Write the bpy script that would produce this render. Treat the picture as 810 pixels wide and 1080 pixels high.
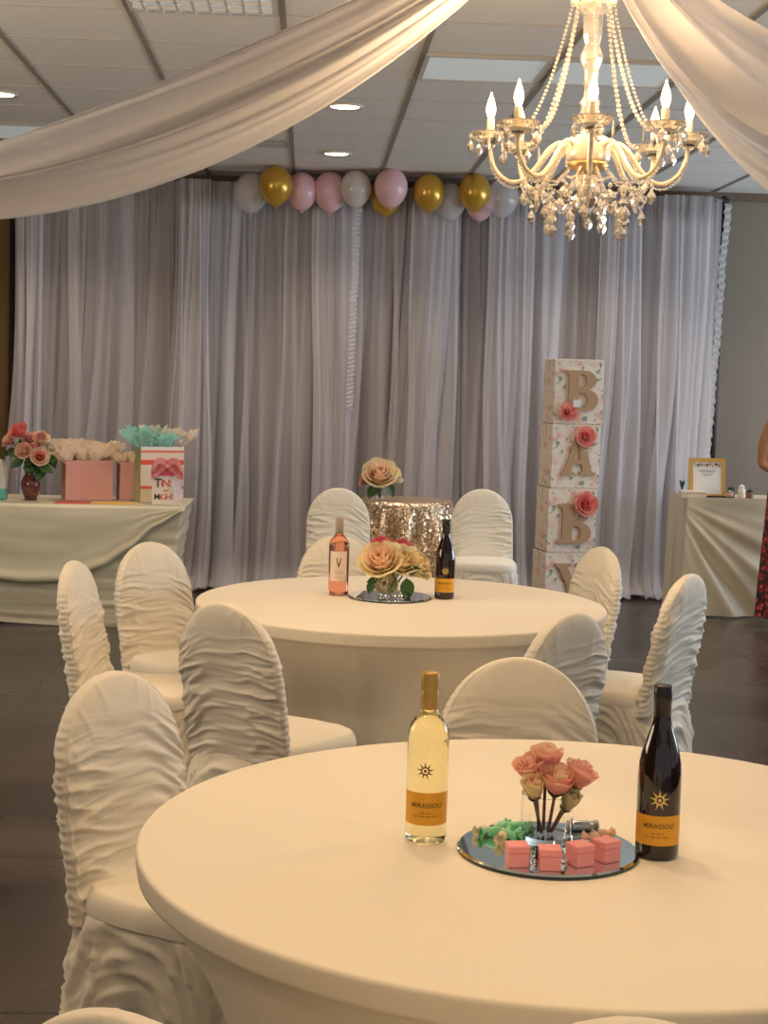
import bpy, math, random
from math import sin, cos, pi, radians, sqrt, atan2, exp
from mathutils import Vector, Matrix, noise
C = bpy.context.scene
COL = C.collection
for o in list(bpy.data.objects): bpy.data.objects.remove(o)

# ------------------------------------------------------------ camera
CAM_H = 1.55
yaw, pit, roll = radians(2.93), radians(4.8), radians(1.55)
cd = bpy.data.cameras.new('camera'); cam = bpy.data.objects.new('camera', cd); COL.objects.link(cam)
cd.sensor_fit = 'VERTICAL'; cd.sensor_height = 24.0; cd.lens = 1622 / 1080 * 24.0
f = Vector((sin(yaw) * cos(pit), cos(yaw) * cos(pit), -sin(pit)))
r = Vector((cos(yaw), -sin(yaw), 0)); u = r.cross(f)
r2 = r * cos(roll) + u * sin(roll); u2 = u * cos(roll) - r * sin(roll)
cam.matrix_world = Matrix(((r2.x, u2.x, -f.x, 0), (r2.y, u2.y, -f.y, 0), (r2.z, u2.z, -f.z, CAM_H), (0, 0, 0, 1)))
cd.clip_end = 100
C.camera = cam

# ------------------------------------------------------------ world, lights, exposure
w = bpy.data.worlds.new('world'); C.world = w; w.use_nodes = True
w.node_tree.nodes['Background'].inputs[0].default_value = (0.95, 0.92, 0.90, 1)
w.node_tree.nodes['Background'].inputs[1].default_value = 0.40
C.view_settings.view_transform = 'Standard'; C.view_settings.look = 'None'
C.view_settings.exposure = 0.0; C.view_settings.gamma = 1.0; C.view_settings.use_curve_mapping = False

def area(name, loc, size, energy, color, target, sy=None):
    l = bpy.data.lights.new(name, 'AREA'); l.energy = energy; l.color = color
    l.shape = 'RECTANGLE'; l.size = size; l.size_y = sy or size
    o = bpy.data.objects.new(name, l); COL.objects.link(o); o.location = loc
    o.rotation_euler = (Vector(target) - Vector(loc)).to_track_quat('-Z', 'Y').to_euler(); return o
# daylight through the windows of the right-hand side of the hall
area('window_and_fill_light', (6.2, 8.2, 1.4), 5.0, 165, (0.72, 0.87, 1.0), (0, 7.5, 4.2), 1.6)
area('window_and_fill_light', (-3.9, 5.0, 2.0), 2.8, 95, (1.0, 0.84, 0.66), (0, 6.0, 4.2), 1.6)  # added warm fill aimed up at the ceiling; no window on this side

CEIL = 3.05
WARM = (1.0, 0.66, 0.34)

# ------------------------------------------------------------ materials
def mat(name, col=(.8, .8, .8), rough=.6, metal=0.0, bump=None, noise_col=None, **kw):
    m = bpy.data.materials.new(name); m.use_nodes = True
    nt = m.node_tree; b = nt.nodes['Principled BSDF']
    b.inputs['Base Color'].default_value = (*col, 1); b.inputs['Roughness'].default_value = rough
    b.inputs['Metallic'].default_value = metal
    for k, v in kw.items():
        b.inputs[k.replace('_', ' ')].default_value = v if not isinstance(v, tuple) else (*v, 1)
    tc = nt.nodes.new('ShaderNodeTexCoord')
    if bump:
        sc, st, dist = bump
        mp = nt.nodes.new('ShaderNodeMapping'); mp.inputs['Scale'].default_value = sc if isinstance(sc, tuple) else (sc,) * 3
        n = nt.nodes.new('ShaderNodeTexNoise'); n.inputs['Scale'].default_value = 1; n.inputs['Detail'].default_value = 3
        bp = nt.nodes.new('ShaderNodeBump'); bp.inputs['Strength'].default_value = st; bp.inputs['Distance'].default_value = dist
        nt.links.new(tc.outputs['Object'], mp.inputs[0]); nt.links.new(mp.outputs[0], n.inputs['Vector'])
        nt.links.new(n.outputs[0], bp.inputs['Height']); nt.links.new(bp.outputs[0], b.inputs['Normal'])
    if noise_col:
        c2, sc, lo, hi = noise_col
        n = nt.nodes.new('ShaderNodeTexNoise'); n.inputs['Scale'].default_value = sc; n.inputs['Detail'].default_value = 3
        rp = nt.nodes.new('ShaderNodeValToRGB'); rp.color_ramp.elements[0].position = lo; rp.color_ramp.elements[1].position = hi
        rp.color_ramp.elements[0].color = (*col, 1); rp.color_ramp.elements[1].color = (*c2, 1)
        nt.links.new(tc.outputs['Object'], n.inputs['Vector']); nt.links.new(n.outputs[0], rp.inputs[0])
        nt.links.new(rp.outputs[0], b.inputs['Base Color'])
    return m

def cloth_mat(name, col, trans_col, thru, alpha, rough=.9, bump=None):
    """sheer woven cloth: part open weave, part diffuse, part light passing through"""
    m = bpy.data.materials.new(name); m.use_nodes = True; nt = m.node_tree; nt.nodes.clear()
    out = nt.nodes.new('ShaderNodeOutputMaterial')
    d = nt.nodes.new('ShaderNodeBsdfDiffuse'); d.inputs[0].default_value = (*col, 1)
    t = nt.nodes.new('ShaderNodeBsdfTranslucent'); t.inputs[0].default_value = (*trans_col, 1)
    mx = nt.nodes.new('ShaderNodeMixShader'); mx.inputs[0].default_value = thru
    tr = nt.nodes.new('ShaderNodeBsdfTransparent')
    m2 = nt.nodes.new('ShaderNodeMixShader'); m2.inputs[0].default_value = alpha
    nt.links.new(d.outputs[0], mx.inputs[1]); nt.links.new(t.outputs[0], mx.inputs[2])
    nt.links.new(tr.outputs[0], m2.inputs[1]); nt.links.new(mx.outputs[0], m2.inputs[2])
    nt.links.new(m2.outputs[0], out.inputs[0])
    return m

def emis(name, col, strength):
    m = bpy.data.materials.new(name); m.use_nodes = True; b = m.node_tree.nodes['Principled BSDF']
    b.inputs['Base Color'].default_value = (*col, 1); b.inputs['Emission Color'].default_value = (*col, 1)
    b.inputs['Emission Strength'].default_value = strength; return m

def glass(name, col=(1, 1, 1), ior=1.45, rough=0.0):
    return mat(name, col, rough, Transmission_Weight=1.0, IOR=ior)

SPANDEX = mat('white_spandex', (.77, .72, .61), .62, bump=((8, 8, 40), .12, .003), Sheen_Weight=.2, Sheen_Roughness=.4)
TABLECLOTH = mat('white_stretch_cloth', (.83, .76, .62), .6, bump=((6, 6, 6), .1, .003), Sheen_Weight=.2)
SATIN = mat('ivory_satin', (.70, .66, .50), .42, bump=((3, 3, 30), .15, .004))
SHEER = cloth_mat('sheer_curtain', (.86, .84, .88), (.86, .84, .88), .32, .56)
SHEER_DENSE = cloth_mat('dense_sheer', (.88, .86, .90), (.88, .85, .88), .3, .68)
DRAPE = cloth_mat('ceiling_drape_voile', (.90, .89, .89), (.90, .88, .87), .42, .90)
CHROME = mat('grey_steel', (.45, .45, .45), .3, 1.0)
BLACK = mat('black_metal', (.02, .02, .02), .5)
WALL = mat('taupe_wall_paint', (.25, .21, .17), .9, bump=(60, .1, .002))
WALLB = mat('brown_wall_paint', (.22, .14, .06), .9, bump=(60, .1, .002))
WHITEPLAS = mat('white_plastic', (.8, .8, .8), .4)

# ------------------------------------------------------------ mesh helpers
class M:
    def __init__(s): s.v = []; s.f = []; s.m = []; s.mi = 0; s.mats = []
    def use(s, material):
        if material not in s.mats: s.mats.append(material)
        s.mi = s.mats.index(material); return s
    def face(s, idx): s.f.append(tuple(idx)); s.m.append(s.mi)
    def grid(s, fn, nu, nv, cu=False, capv=False):
        b = len(s.v); W = nu if cu else nu + 1
        for j in range(nv + 1):
            for i in range(W): s.v.append(tuple(fn(i / nu, j / nv)))
        for j in range(nv):
            for i in range(nu):
                a = b + j * W + i; c = b + j * W + (i + 1) % W
                s.face((a, c, c + W, a + W))
        if capv:
            s.face([b + i for i in range(W)][::-1]); s.face([b + nv * W + i for i in range(W)])
        return s
    def box(s, x0, x1, y0, y1, z0, z1, T=None, bev=0.0):
        if bev <= 0:
            P = [(x, y, z) for z in (z0, z1) for y in (y0, y1) for x in (x0, x1)]
            F = [(0, 2, 3, 1), (4, 5, 7, 6), (0, 1, 5, 4), (2, 6, 7, 3), (0, 4, 6, 2), (1, 3, 7, 5)]
        else:
            b = bev; P = []; F = []
            X = (x0, x1); Y = (y0, y1); Z = (z0, z1); id_ = {}
            for kz in (0, 1):
                for ky in (0, 1):
                    for kx in (0, 1):
                        sx, sy, sz = (1 - 2 * kx), (1 - 2 * ky), (1 - 2 * kz)
                        for ax in range(3):
                            p = [X[kx] + sx * b, Y[ky] + sy * b, Z[kz] + sz * b]
                            p[ax] = (X[kx], Y[ky], Z[kz])[ax]
                            id_[(kx, ky, kz, ax)] = len(P); P.append(tuple(p))
            g = lambda a, b_, c, ax: id_[(a, b_, c, ax)]
            for k in (0, 1):
                q = [g(k, 0, 0, 0), g(k, 1, 0, 0), g(k, 1, 1, 0), g(k, 0, 1, 0)]; F.append(q if k else q[::-1])
                q = [g(0, k, 0, 1), g(1, k, 0, 1), g(1, k, 1, 1), g(0, k, 1, 1)]; F.append(q[::-1] if k else q)
                q = [g(0, 0, k, 2), g(1, 0, k, 2), g(1, 1, k, 2), g(0, 1, k, 2)]; F.append(q if k else q[::-1])
            for a in (0, 1):
                for c in (0, 1):
                    F.append([g(a, c, 0, 0), g(a, c, 1, 0), g(a, c, 1, 1), g(a, c, 0, 1)])
                    F.append([g(a, 0, c, 0), g(a, 1, c, 0), g(a, 1, c, 2), g(a, 0, c, 2)])
                    F.append([g(0, a, c, 1), g(1, a, c, 1), g(1, a, c, 2), g(0, a, c, 2)])
                    for e in (0, 1): F.append([g(a, c, e, 0), g(a, c, e, 1), g(a, c, e, 2)])
        b0 = len(s.v)
        for p in P: s.v.append(tuple(T @ Vector(p)) if T else p)
        for q in F: s.face([b0 + i for i in q])
        return s
    def lathe(s, prof, n=24, T=None, capb=True, capt=True):
        b = len(s.v)
        for (rr, z) in prof:
            for i in range(n):
                a = 2 * pi * i / n; p = Vector((rr * cos(a), rr * sin(a), z)); s.v.append(tuple(T @ p if T else p))
        for j in range(len(prof) - 1):
            for i in range(n):
                k = (i + 1) % n; s.face((b + j * n + i, b + j * n + k, b + (j + 1) * n + k, b + (j + 1) * n + i))
        if capb and prof[0][0] > 1e-5: s.face([b + i for i in range(n)][::-1])
        if capt and prof[-1][0] > 1e-5: s.face([b + (len(prof) - 1) * n + i for i in range(n)])
        return s
    def tube(s, pts, rad, n=8, cap=True):
        pts = [Vector(p) for p in pts]; b = len(s.v); N = len(pts)
        ref = None
        for j, p in enumerate(pts):
            t = (pts[min(j + 1, N - 1)] - pts[max(j - 1, 0)]).normalized()
            if ref is None: ref = t.orthogonal().normalized()
            ref = (ref - t * ref.dot(t)).normalized(); bi = t.cross(ref)
            rr = rad[j] if isinstance(rad, (list, tuple)) else rad
            for i in range(n):
                a = 2 * pi * i / n; s.v.append(tuple(p + ref * cos(a) * rr + bi * sin(a) * rr))
        for j in range(N - 1):
            for i in range(n):
                k = (i + 1) % n; s.face((b + j * n + i, b + j * n + k, b + (j + 1) * n + k, b + (j + 1) * n + i))
        if cap:
            s.face([b + i for i in range(n)][::-1]); s.face([b + (N - 1) * n + i for i in range(n)])
        return s
    def ball(s, c, rr, n=8, k=5, sz=1.0):
        c = Vector(c)
        prof = [(max(rr * sin(pi * j / k), 1e-6), -rr * sz * cos(pi * j / k)) for j in range(k + 1)]
        return s.lathe(prof, n, Matrix.Translation(c), False, False)
    def build(s, name, material=None, parent=None, smooth=True, loc=None):
        me = bpy.data.meshes.new(name); me.from_pydata(s.v, [], s.f)
        if material and not s.mats: s.mats = [material]
        for m_ in s.mats: me.materials.append(m_)
        if len(s.mats) > 1: me.polygons.foreach_set('material_index', s.m)
        if smooth: me.polygons.foreach_set('use_smooth', [True] * len(me.polygons))
        me.update(); me.validate()
        o = bpy.data.objects.new(name, me); COL.objects.link(o)
        if parent: o.parent = parent
        if loc: o.location = loc
        return o

def fix_smooth(o, ang=40):
    """smooth shading that keeps hard edges"""
    me = o.data
    import bmesh
    bm = bmesh.new(); bm.from_mesh(me); bmesh.ops.remove_doubles(bm, verts=bm.verts, dist=1e-6)
    for e in bm.edges:
        if len(e.link_faces) == 2:
            try:
                if e.calc_face_angle(0) > radians(ang): e.smooth = False
            except Exception: pass
    bm.to_mesh(me); bm.free(); return o

def tag(o, label, cat, group=None):
    o['label'] = label; o['category'] = cat
    if group: o['group'] = group
    return o
def thing(name, label, cat, loc=(0, 0, 0), rz=0.0, group=None):
    o = bpy.data.objects.new(name, None); COL.objects.link(o); o.empty_display_size = .1
    o.location = loc; o.rotation_euler = (0, 0, rz); return tag(o, label, cat, group)
def struct(o): o['kind'] = 'structure'; return o
def copy_tree(o, parent=None):
    c = o.copy(); COL.objects.link(c); c.parent = parent
    for ch in [x for x in o.children]: copy_tree(ch, c)
    return c
def solid(o, t):
    md = o.modifiers.new('solid', 'SOLIDIFY'); md.thickness = t; return o
def nz(x, y=0, z=0): return noise.noise(Vector((x, y, z)))
def sst(a, b, x):
    t = min(1, max(0, (x - a) / (b - a))); return t * t * (3 - 2 * t)

def text_mesh(txt, size, extrude=0.0, bold=0.0):
    cu = bpy.data.curves.new('writing', 'FONT'); cu.body = txt; cu.size = size; cu.extrude = extrude
    cu.offset = bold; cu.align_x = 'CENTER'; cu.align_y = 'CENTER'; cu.resolution_u = 3
    o = bpy.data.objects.new('writing', cu); COL.objects.link(o)
    bpy.context.view_layer.update()
    dg = bpy.context.evaluated_depsgraph_get()
    me = bpy.data.meshes.new_from_object(o.evaluated_get(dg))
    P = [v.co.copy() for v in me.vertices]; F = [tuple(p.vertices) for p in me.polygons]
    bpy.data.objects.remove(o); bpy.data.curves.remove(cu); bpy.data.meshes.remove(me)
    return P, F
def add_pf(m, P, F, fn):
    b = len(m.v)
    for p in P: m.v.append(tuple(fn(p)))
    for q in F: m.face([b + i for i in q])

# ============================================================ ROOM
def node_floor():
    m = bpy.data.materials.new('polished_dark_concrete'); m.use_nodes = True; nt = m.node_tree; b = nt.nodes['Principled BSDF']
    tc = nt.nodes.new('ShaderNodeTexCoord')
    n = nt.nodes.new('ShaderNodeTexNoise'); n.inputs['Scale'].default_value = 1.6; n.inputs['Detail'].default_value = 7
    rp = nt.nodes.new('ShaderNodeValToRGB')
    rp.color_ramp.elements[0].position = .3; rp.color_ramp.elements[0].color = (.030, .023, .018, 1)
    rp.color_ramp.elements[1].position = .72; rp.color_ramp.elements[1].color = (.085, .070, .058, 1)
    br = nt.nodes.new('ShaderNodeTexBrick'); br.inputs['Scale'].default_value = 1.0
    br.offset = 0; br.inputs['Mortar Size'].default_value = .006; br.inputs['Brick Width'].default_value = 1.3; br.inputs['Row Height'].default_value = 1.22
    br.inputs['Color1'].default_value = (1, 1, 1, 1); br.inputs['Color2'].default_value = (1, 1, 1, 1); br.inputs['Mortar'].default_value = (.35, .3, .28, 1)
    mx = nt.nodes.new('ShaderNodeMix'); mx.data_type = 'RGBA'; mx.blend_type = 'MULTIPLY'; mx.inputs[0].default_value = 1
    nt.links.new(tc.outputs['Object'], n.inputs['Vector']); nt.links.new(tc.outputs['Object'], br.inputs['Vector'])
    nt.links.new(n.outputs[0], rp.inputs[0]); nt.links.new(rp.outputs[0], mx.inputs[6]); nt.links.new(br.outputs[0], mx.inputs[7])
    nt.links.new(mx.outputs[2], b.inputs['Base Color'])
    r_ = nt.nodes.new('ShaderNodeMapRange'); r_.inputs[3].default_value = .16; r_.inputs[4].default_value = .38
    nt.links.new(n.outputs[0], r_.inputs[0]); nt.links.new(r_.outputs[0], b.inputs['Roughness'])
    b.inputs['Specular IOR Level'].default_value = .5
    return m
def node_ceiling():
    m = bpy.data.materials.new('ceiling_tile'); m.use_nodes = True; nt = m.node_tree; b = nt.nodes['Principled BSDF']
    tc = nt.nodes.new('ShaderNodeTexCoord')
    n = nt.nodes.new('ShaderNodeTexNoise'); n.inputs['Scale'].default_value = 90; n.inputs['Detail'].default_value = 4
    rp = nt.nodes.new('ShaderNodeValToRGB')
    rp.color_ramp.elements[0].position = .25; rp.color_ramp.elements[0].color = (.76, .74, .70, 1)
    rp.color_ramp.elements[1].position = .6; rp.color_ramp.elements[1].color = (.84, .82, .78, 1)
    nt.links.new(tc.outputs['Object'], n.inputs['Vector']); nt.links.new(n.outputs[0], rp.inputs[0]); nt.links.new(rp.outputs[0], b.inputs['Base Color'])
    b.inputs['Roughness'].default_value = .95
    return m
FLOOR = node_floor(); CEILM = node_ceiling()
struct(M().box(-4.2, 6.6, -2.5, 11.8, -.1, 0).build('floor', FLOOR, smooth=False))
struct(M().box(-4.2, 6.6, -2.5, 11.8, CEIL, CEIL + .1).build('ceiling', CEILM, smooth=False))
struct(M().box(-4.2, 6.6, 11.65, 11.8, 0, CEIL).build('wall_back', WALL, smooth=False))
struct(M().box(-4.2, -4.05, -2.5, 11.65, 0, CEIL).build('wall_left', WALLB, smooth=False))
# brown return of the wall at the left end of the curtain
struct(M().box(-4.05, -2.18, 11.50, 11.65, 0, CEIL).build('wall_corner', WALLB, smooth=False))
# right wall with a long window band
rw = M(); rw.box(6.45, 6.6, -2.5, 11.65, 0, .7).box(6.45, 6.6, -2.5, 11.65, 2.7, CEIL)
for y in (-2.5, 1.2, 4.4, 9.6): rw.box(6.45, 6.6, y, y + (.3 if y < 9 else 2.05), .7, 2.7)
struct(rw.build('wall_right', WALL, smooth=False))
# suspended ceiling grid bars
XB = mat('ceiling_runner', (.30, .27, .23), .6); YB = mat('ceiling_cross_tee', (.58, .55, .5), .6)
g = M()
for k in range(-4, 10): g.box(-.14 + .63 * k - .013, -.14 + .63 * k + .013, -2.5, 11.65, CEIL - .006, CEIL + .001)
struct(g.build('trim_1', XB, smooth=False))
g = M()
for k in range(-16, 8):
    y = 7.1 + .6 * k; g.box(-4.05, 6.45, y - .006, y + .006, CEIL - .004, CEIL + .001)
struct(g.build('trim_2', YB, smooth=False))
struct(M().box(-2.18, 6.45, 11.62, 11.65, 2.99, CEIL - .001).build('trim_3', mat('brown_cornice', (.16, .11, .08), .7), smooth=False))

# --- recessed can lights
CANM = emis('can_light_glow', (1.0, .80, .55), 9.0); TRIMM = mat('can_trim', (.75, .7, .62), .4)
can0 = thing('recessed_light', 'round recessed ceiling light nearer the camera, right of the two beside the swag', 'ceiling light', (.165, 8.55, CEIL), 0, 'recessed ceiling lights')
M().lathe([(.078, -.002), (.098, -.014), (.104, -.010), (.104, -.001)], 32).build('trim_ring', TRIMM, can0)
M().lathe([(.0001, -.006), (.078, -.006)], 32, capb=False, capt=False).build('lens', CANM, can0, smooth=False)
cans = [(.165, 8.55, None), (.15, 10.3, 'round recessed ceiling light farthest back, just above the pink balloons'),
        (-1.72, 10.25, 'round recessed ceiling light glowing through the left ceiling drape'),
        (-1.70, 8.55, 'round recessed ceiling light cut by the left edge of the photo')]
for x, y, lb in cans:
    if lb: c = copy_tree(can0); c.location = (x, y, CEIL); c['label'] = lb
for x, y in [(x, y) for x in (-1.7, .165, 2.03, 3.9) for y in (8.55, 10.3)] + [(x, y) for x in (-1.7, .165, 2.03) for y in (-.2, 1.6, 3.4, 5.2)]:
    l = bpy.data.lights.new('downlight', 'SPOT'); l.energy = 54; l.color = (1.0, .68, .38); l.spot_size = radians(125); l.spot_blend = .8; l.shadow_soft_size = .07
    if y > 8: l.energy = 60; l.color = (1.0, .78, .58)
    o = bpy.data.objects.new('downlight', l); COL.objects.link(o); o.location = (x, y, CEIL - .02)
# --- flat panel lights / louvre
PANM = emis('panel_daylight_glow', (.62, .68, .68), .30); FR = mat('white_panel_frame', (.6, .6, .58), .5)  # dim emission stands in for daylight reflected on the panels
def panel(x0, x1, y0, y1, label, louv=False):
    t = thing('ceiling_panel_light', label, 'ceiling light', ((x0 + x1) / 2, (y0 + y1) / 2, CEIL), 0, 'square ceiling panel lights')
    w_, h_ = (x1 - x0) / 2, (y1 - y0) / 2
    fm = M()
    for a in ((-w_, w_, -h_, -h_ + .02), (-w_, w_, h_ - .02, h_), (-w_, -w_ + .02, -h_ + .02, h_ - .02), (w_ - .02, w_, -h_ + .02, h_ - .02)): fm.box(*a, -.016, -.001)
    fm.build('frame', FR, t, smooth=False)
    M().box(-w_ + .02, w_ - .02, -h_ + .02, h_ - .02, -.010, -.002).build('diffuser', PANM, t, smooth=False)
    if louv:
        lm = M()
        for k in range(1, 9):
            x = -w_ + 2 * w_ * k / 9; lm.box(x - .006, x + .006, -h_ + .02, h_ - .02, -.028, -.011)
        for k in range(1, 5):
            y = -h_ + 2 * h_ * k / 5; lm.box(-w_ + .02, w_ - .02, y - .005, y + .005, -.028, -.011)
        lm.build('louvre', mat('louvre_white', (.75, .75, .72), .3), t, smooth=False)
panel(.50, 1.08, 7.12, 7.68, 'pale blue-white square ceiling panel left of the chandelier column')
panel(1.12, 1.71, 7.12, 7.68, 'pale blue-white square ceiling panel right of the chandelier column')
panel(-.76, -.16, 5.92, 6.48, 'louvred ceiling light fitting cut by the top edge of the photo', True)
panel(-2.03, -1.44, 9.52, 10.08, 'pale ceiling panel at the left edge just above the drape')
t = thing('ceiling_vent', 'small grey square ceiling vent behind the left drape near the balloons', 'vent', (-.27, 9.95, CEIL))
M().box(-.1, .1, -.1, .1, -.012, -.001).build('vent_frame', mat('vent_grey', (.35, .34, .32), .5), t, smooth=False)
vm = M()
for k in range(6): vm.box(-.085, .085, -.08 + k * .03, -.068 + k * .03, -.02, -.012)
vm.build('louvre', mat('vent_slat', (.5, .49, .46), .5), t, smooth=False)

# ============================================================ CURTAIN BACKDROP
ROD_Z = 2.965; CY = 11.40
rod = thing('curtain_rod', 'long black pipe rod carrying the sheer backdrop curtain', 'curtain rod', (.48, CY + .02, 0))
M().tube([(-2.68, 0, ROD_Z), (2.60, 0, ROD_Z)], .018, 10).build('crossbar', BLACK, rod)
for x in (-2.66, -.9, .86, 2.58):
    M().tube([(x, .05, .01), (x, .05, 3.0)], .019, 10).build('upright', BLACK, rod)
    M().box(x - .2, x + .2, -.1, .2, 0, .012).build('foot_plate', BLACK, rod, smooth=False)
def curtain(x0, wid, seed, label, mt, y0, density=9, slant=0.0, zt=2.955):
    rnd = random.Random(seed); ph = rnd.uniform(0, 6)
    NS, NV = density * 22, 30
    wts = [rnd.uniform(.3, 2.2) for _ in range(density)]; tot = sum(wts)
    cum = [0]
    for q in wts: cum.append(cum[-1] + q / tot)
    def fn(s, v):
        # v 0 at top, 1 at floor
        k = 0
        while k < density - 1 and s > cum[k + 1]: k += 1
        lt = (s - cum[k]) / (cum[k + 1] - cum[k]); wd = (cum[k + 1] - cum[k]) * wid
        sl = slant * v * v + .16 * v * nz(seed * 3.1 + (k + sst(.6, 1, lt)) * .9, v * .9)
        gather = .04 * nz(seed + s * 5, v * 2.0, 4) * (0.3 + v)
        amp = (.62 + .5 * nz((k + sst(.7, 1, lt)) * 1.7 + seed, v * 1.2, 7)) * wd * (.50 + .25 * v)
        x = x0 + s * wid + amp * sin(2 * pi * lt + .4 * nz(k, v * 2, seed)) * 1.0 + sl + gather
        d = .018 + .045 * (.4 + .6 * v) * (wd / (wid / density))
        y = y0 - d * (cos(2 * pi * lt) * .9 + .5 * nz(s * 14 + seed, v * 1.5)) + .012 * sin(s * 90 + ph) * (1 - .5 * v)
        z = zt * (1 - v)
        if v < .035: y += .018 * sin(s * 260 + seed) ; z += .015
        if v > .955:
            q = (v - .955) / .045
            y -= .13 * q * (1 + .5 * nz(s * 12, seed)); z = max(.012, zt * .045 * (1 - q) * (.6 + .6 * abs(nz(s * 18, seed, 3))) + .012 + .03 * abs(sin(s * 40 + seed)) * q)
        return (x, y, z)
    o = M().grid(fn, NS, NV).build('sheer_curtain', mt)
    return tag(o, label, 'curtain', 'sheer curtains of the backdrop')
places = ['at the far left end beside the brown wall', 'behind the pink rose vase', 'behind the pink gift bag', 'behind the striped gift bag',
          'just right of the gift table', 'below the leftmost gold balloon', 'below the front pink balloon, left of the sequin table', 'directly behind the sequin table',
          'behind the chair right of the sequin table', 'just left of the letter boxes', 'behind the letter boxes', 'right of the letter boxes under the chandelier', 'at the far right end beside the taupe wall']
for i, pl in enumerate(places):
    x0 = -2.15 + i * .392
    curtain(x0, .47, 11 + i * 7, 'sheer white floor-length curtain ' + pl, SHEER, CY - (.05 if i % 2 else .0), 5 + i % 3, [-.07, -.12, -.1, -.04, -.02, 0, -.1, -.09, .02, .04, -.02, .03, -.06][i])
# front, denser narrow panels (the bright bands)
for x0, wd, sd, lb, sl in ((-.95, .22, 101, 'bright narrow white curtain strip right above the striped gift bag', -.04), (.0, .36, 102, 'bright white curtain width hanging left of the ruffled strip', -.02),
                       (.72, .36, 103, 'bright white curtain width under the gold balloon beside the clear one', -.05), (1.28, .34, 104, 'bright white curtain width just left of the letter boxes', .04),
                       (2.1, .3, 105, 'bright white curtain width right of the letter boxes', -.03), (2.55, .38, 106, 'bright bluish white curtain width near the right end', -.05), (-2.12, .2, 107, 'bright white curtain edge beside the brown wall', -.06)):
    curtain(x0, wd, sd, lb, SHEER_DENSE if sd in (101, 107) else SHEER, CY - .13, 5, sl)
def ruffle(x0, y0, z0, z1, label, lean):
    m = M()
    def fn(s, v):
        z = z0 + (z1 - z0) * v
        return (x0 + lean * v + (s - .5) * .05 + .004 * sin(v * 190) + .01 * nz(v * 9), y0 + .012 * sin(v * 310 + s * 2) * (abs(s - .5) * 2 + .2), z)
    m.grid(fn, 4, 260)
    return tag(m.build('ruffled_curtain', SHEER_DENSE), label, 'curtain')
ruffle(.33, CY - .2, 2.9, 1.35, 'gathered ruffled white strip hanging below the clear balloon', -.03)
ruffle(3.05, CY - .08, 2.93, .4, 'ruffled white edge strip at the right end of the backdrop', -.1)

# ============================================================ CEILING DRAPES
P0 = Vector((.79, 4.67, 3.05))
def drape(P1, sagU, pU, sagL, pL, label, seed, side, fs=1.0):
    P1 = Vector(P1); d = P1 - P0; L = d.length; n = Vector((-d.y, d.x, 0)).normalized() * side
    def fn(t, s):
        prof = lambda p: 1 - abs(1 - 2 * s) ** p
        dropU = sagU * prof(pU); dropL = sagL * prof(pL)
        tt = t + .05 * sin(t * 9 + seed) * sin(pi * s)
        drop = dropU + (dropL - dropU) * tt
        w_ = sin(pi * min(1, s * 1.0)) ** .7 if 0 < s < 1 else 0
        fold = .035 * sin(t * 13 + 2 * nz(s * 2, seed)) + .020 * sin(t * 29 + 5 * nz(s * 1.5 + 3, seed)) + .07 * nz(t * 4.0, s * 2.2, seed) + .03 * (1 - abs(nz(t * 5.0 + s * 1.2, s * 1.5, seed + 2)) * 3) + .05 * sst(.70, .76, t) * (1 - sst(.84, .90, t)) + .02 * sst(.42, .44, t) * (1 - sst(.50, .52, t))
        bow = .22 * sin(pi * t) * w_
        p = P0 + d * s + n * ((fold * fs) * (.25 + w_) + bow + (t - .5) * .10 * w_)
        p.z -= drop + .02 * nz(t * 4, s * 3, seed + 9) * w_ + .004
        return p
    o = M().grid(fn, 72, 90).build('ceiling_drape', DRAPE); solid(o, .0015)
    return tag(o, label, 'drape', 'voile drapes swagged from the ceiling')
drape((-2.9, 4.2, 3.04), .90, 1.2, 1.08, 2.0, 'wide white voile swag sweeping across the upper left', 3.0, 1)
drape((3.0, 1.6, 3.04), .9, 2.0, 1.22, 3.0, 'white voile drape falling at the upper right beside the chandelier', 5.0, -1, 1.9)

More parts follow.
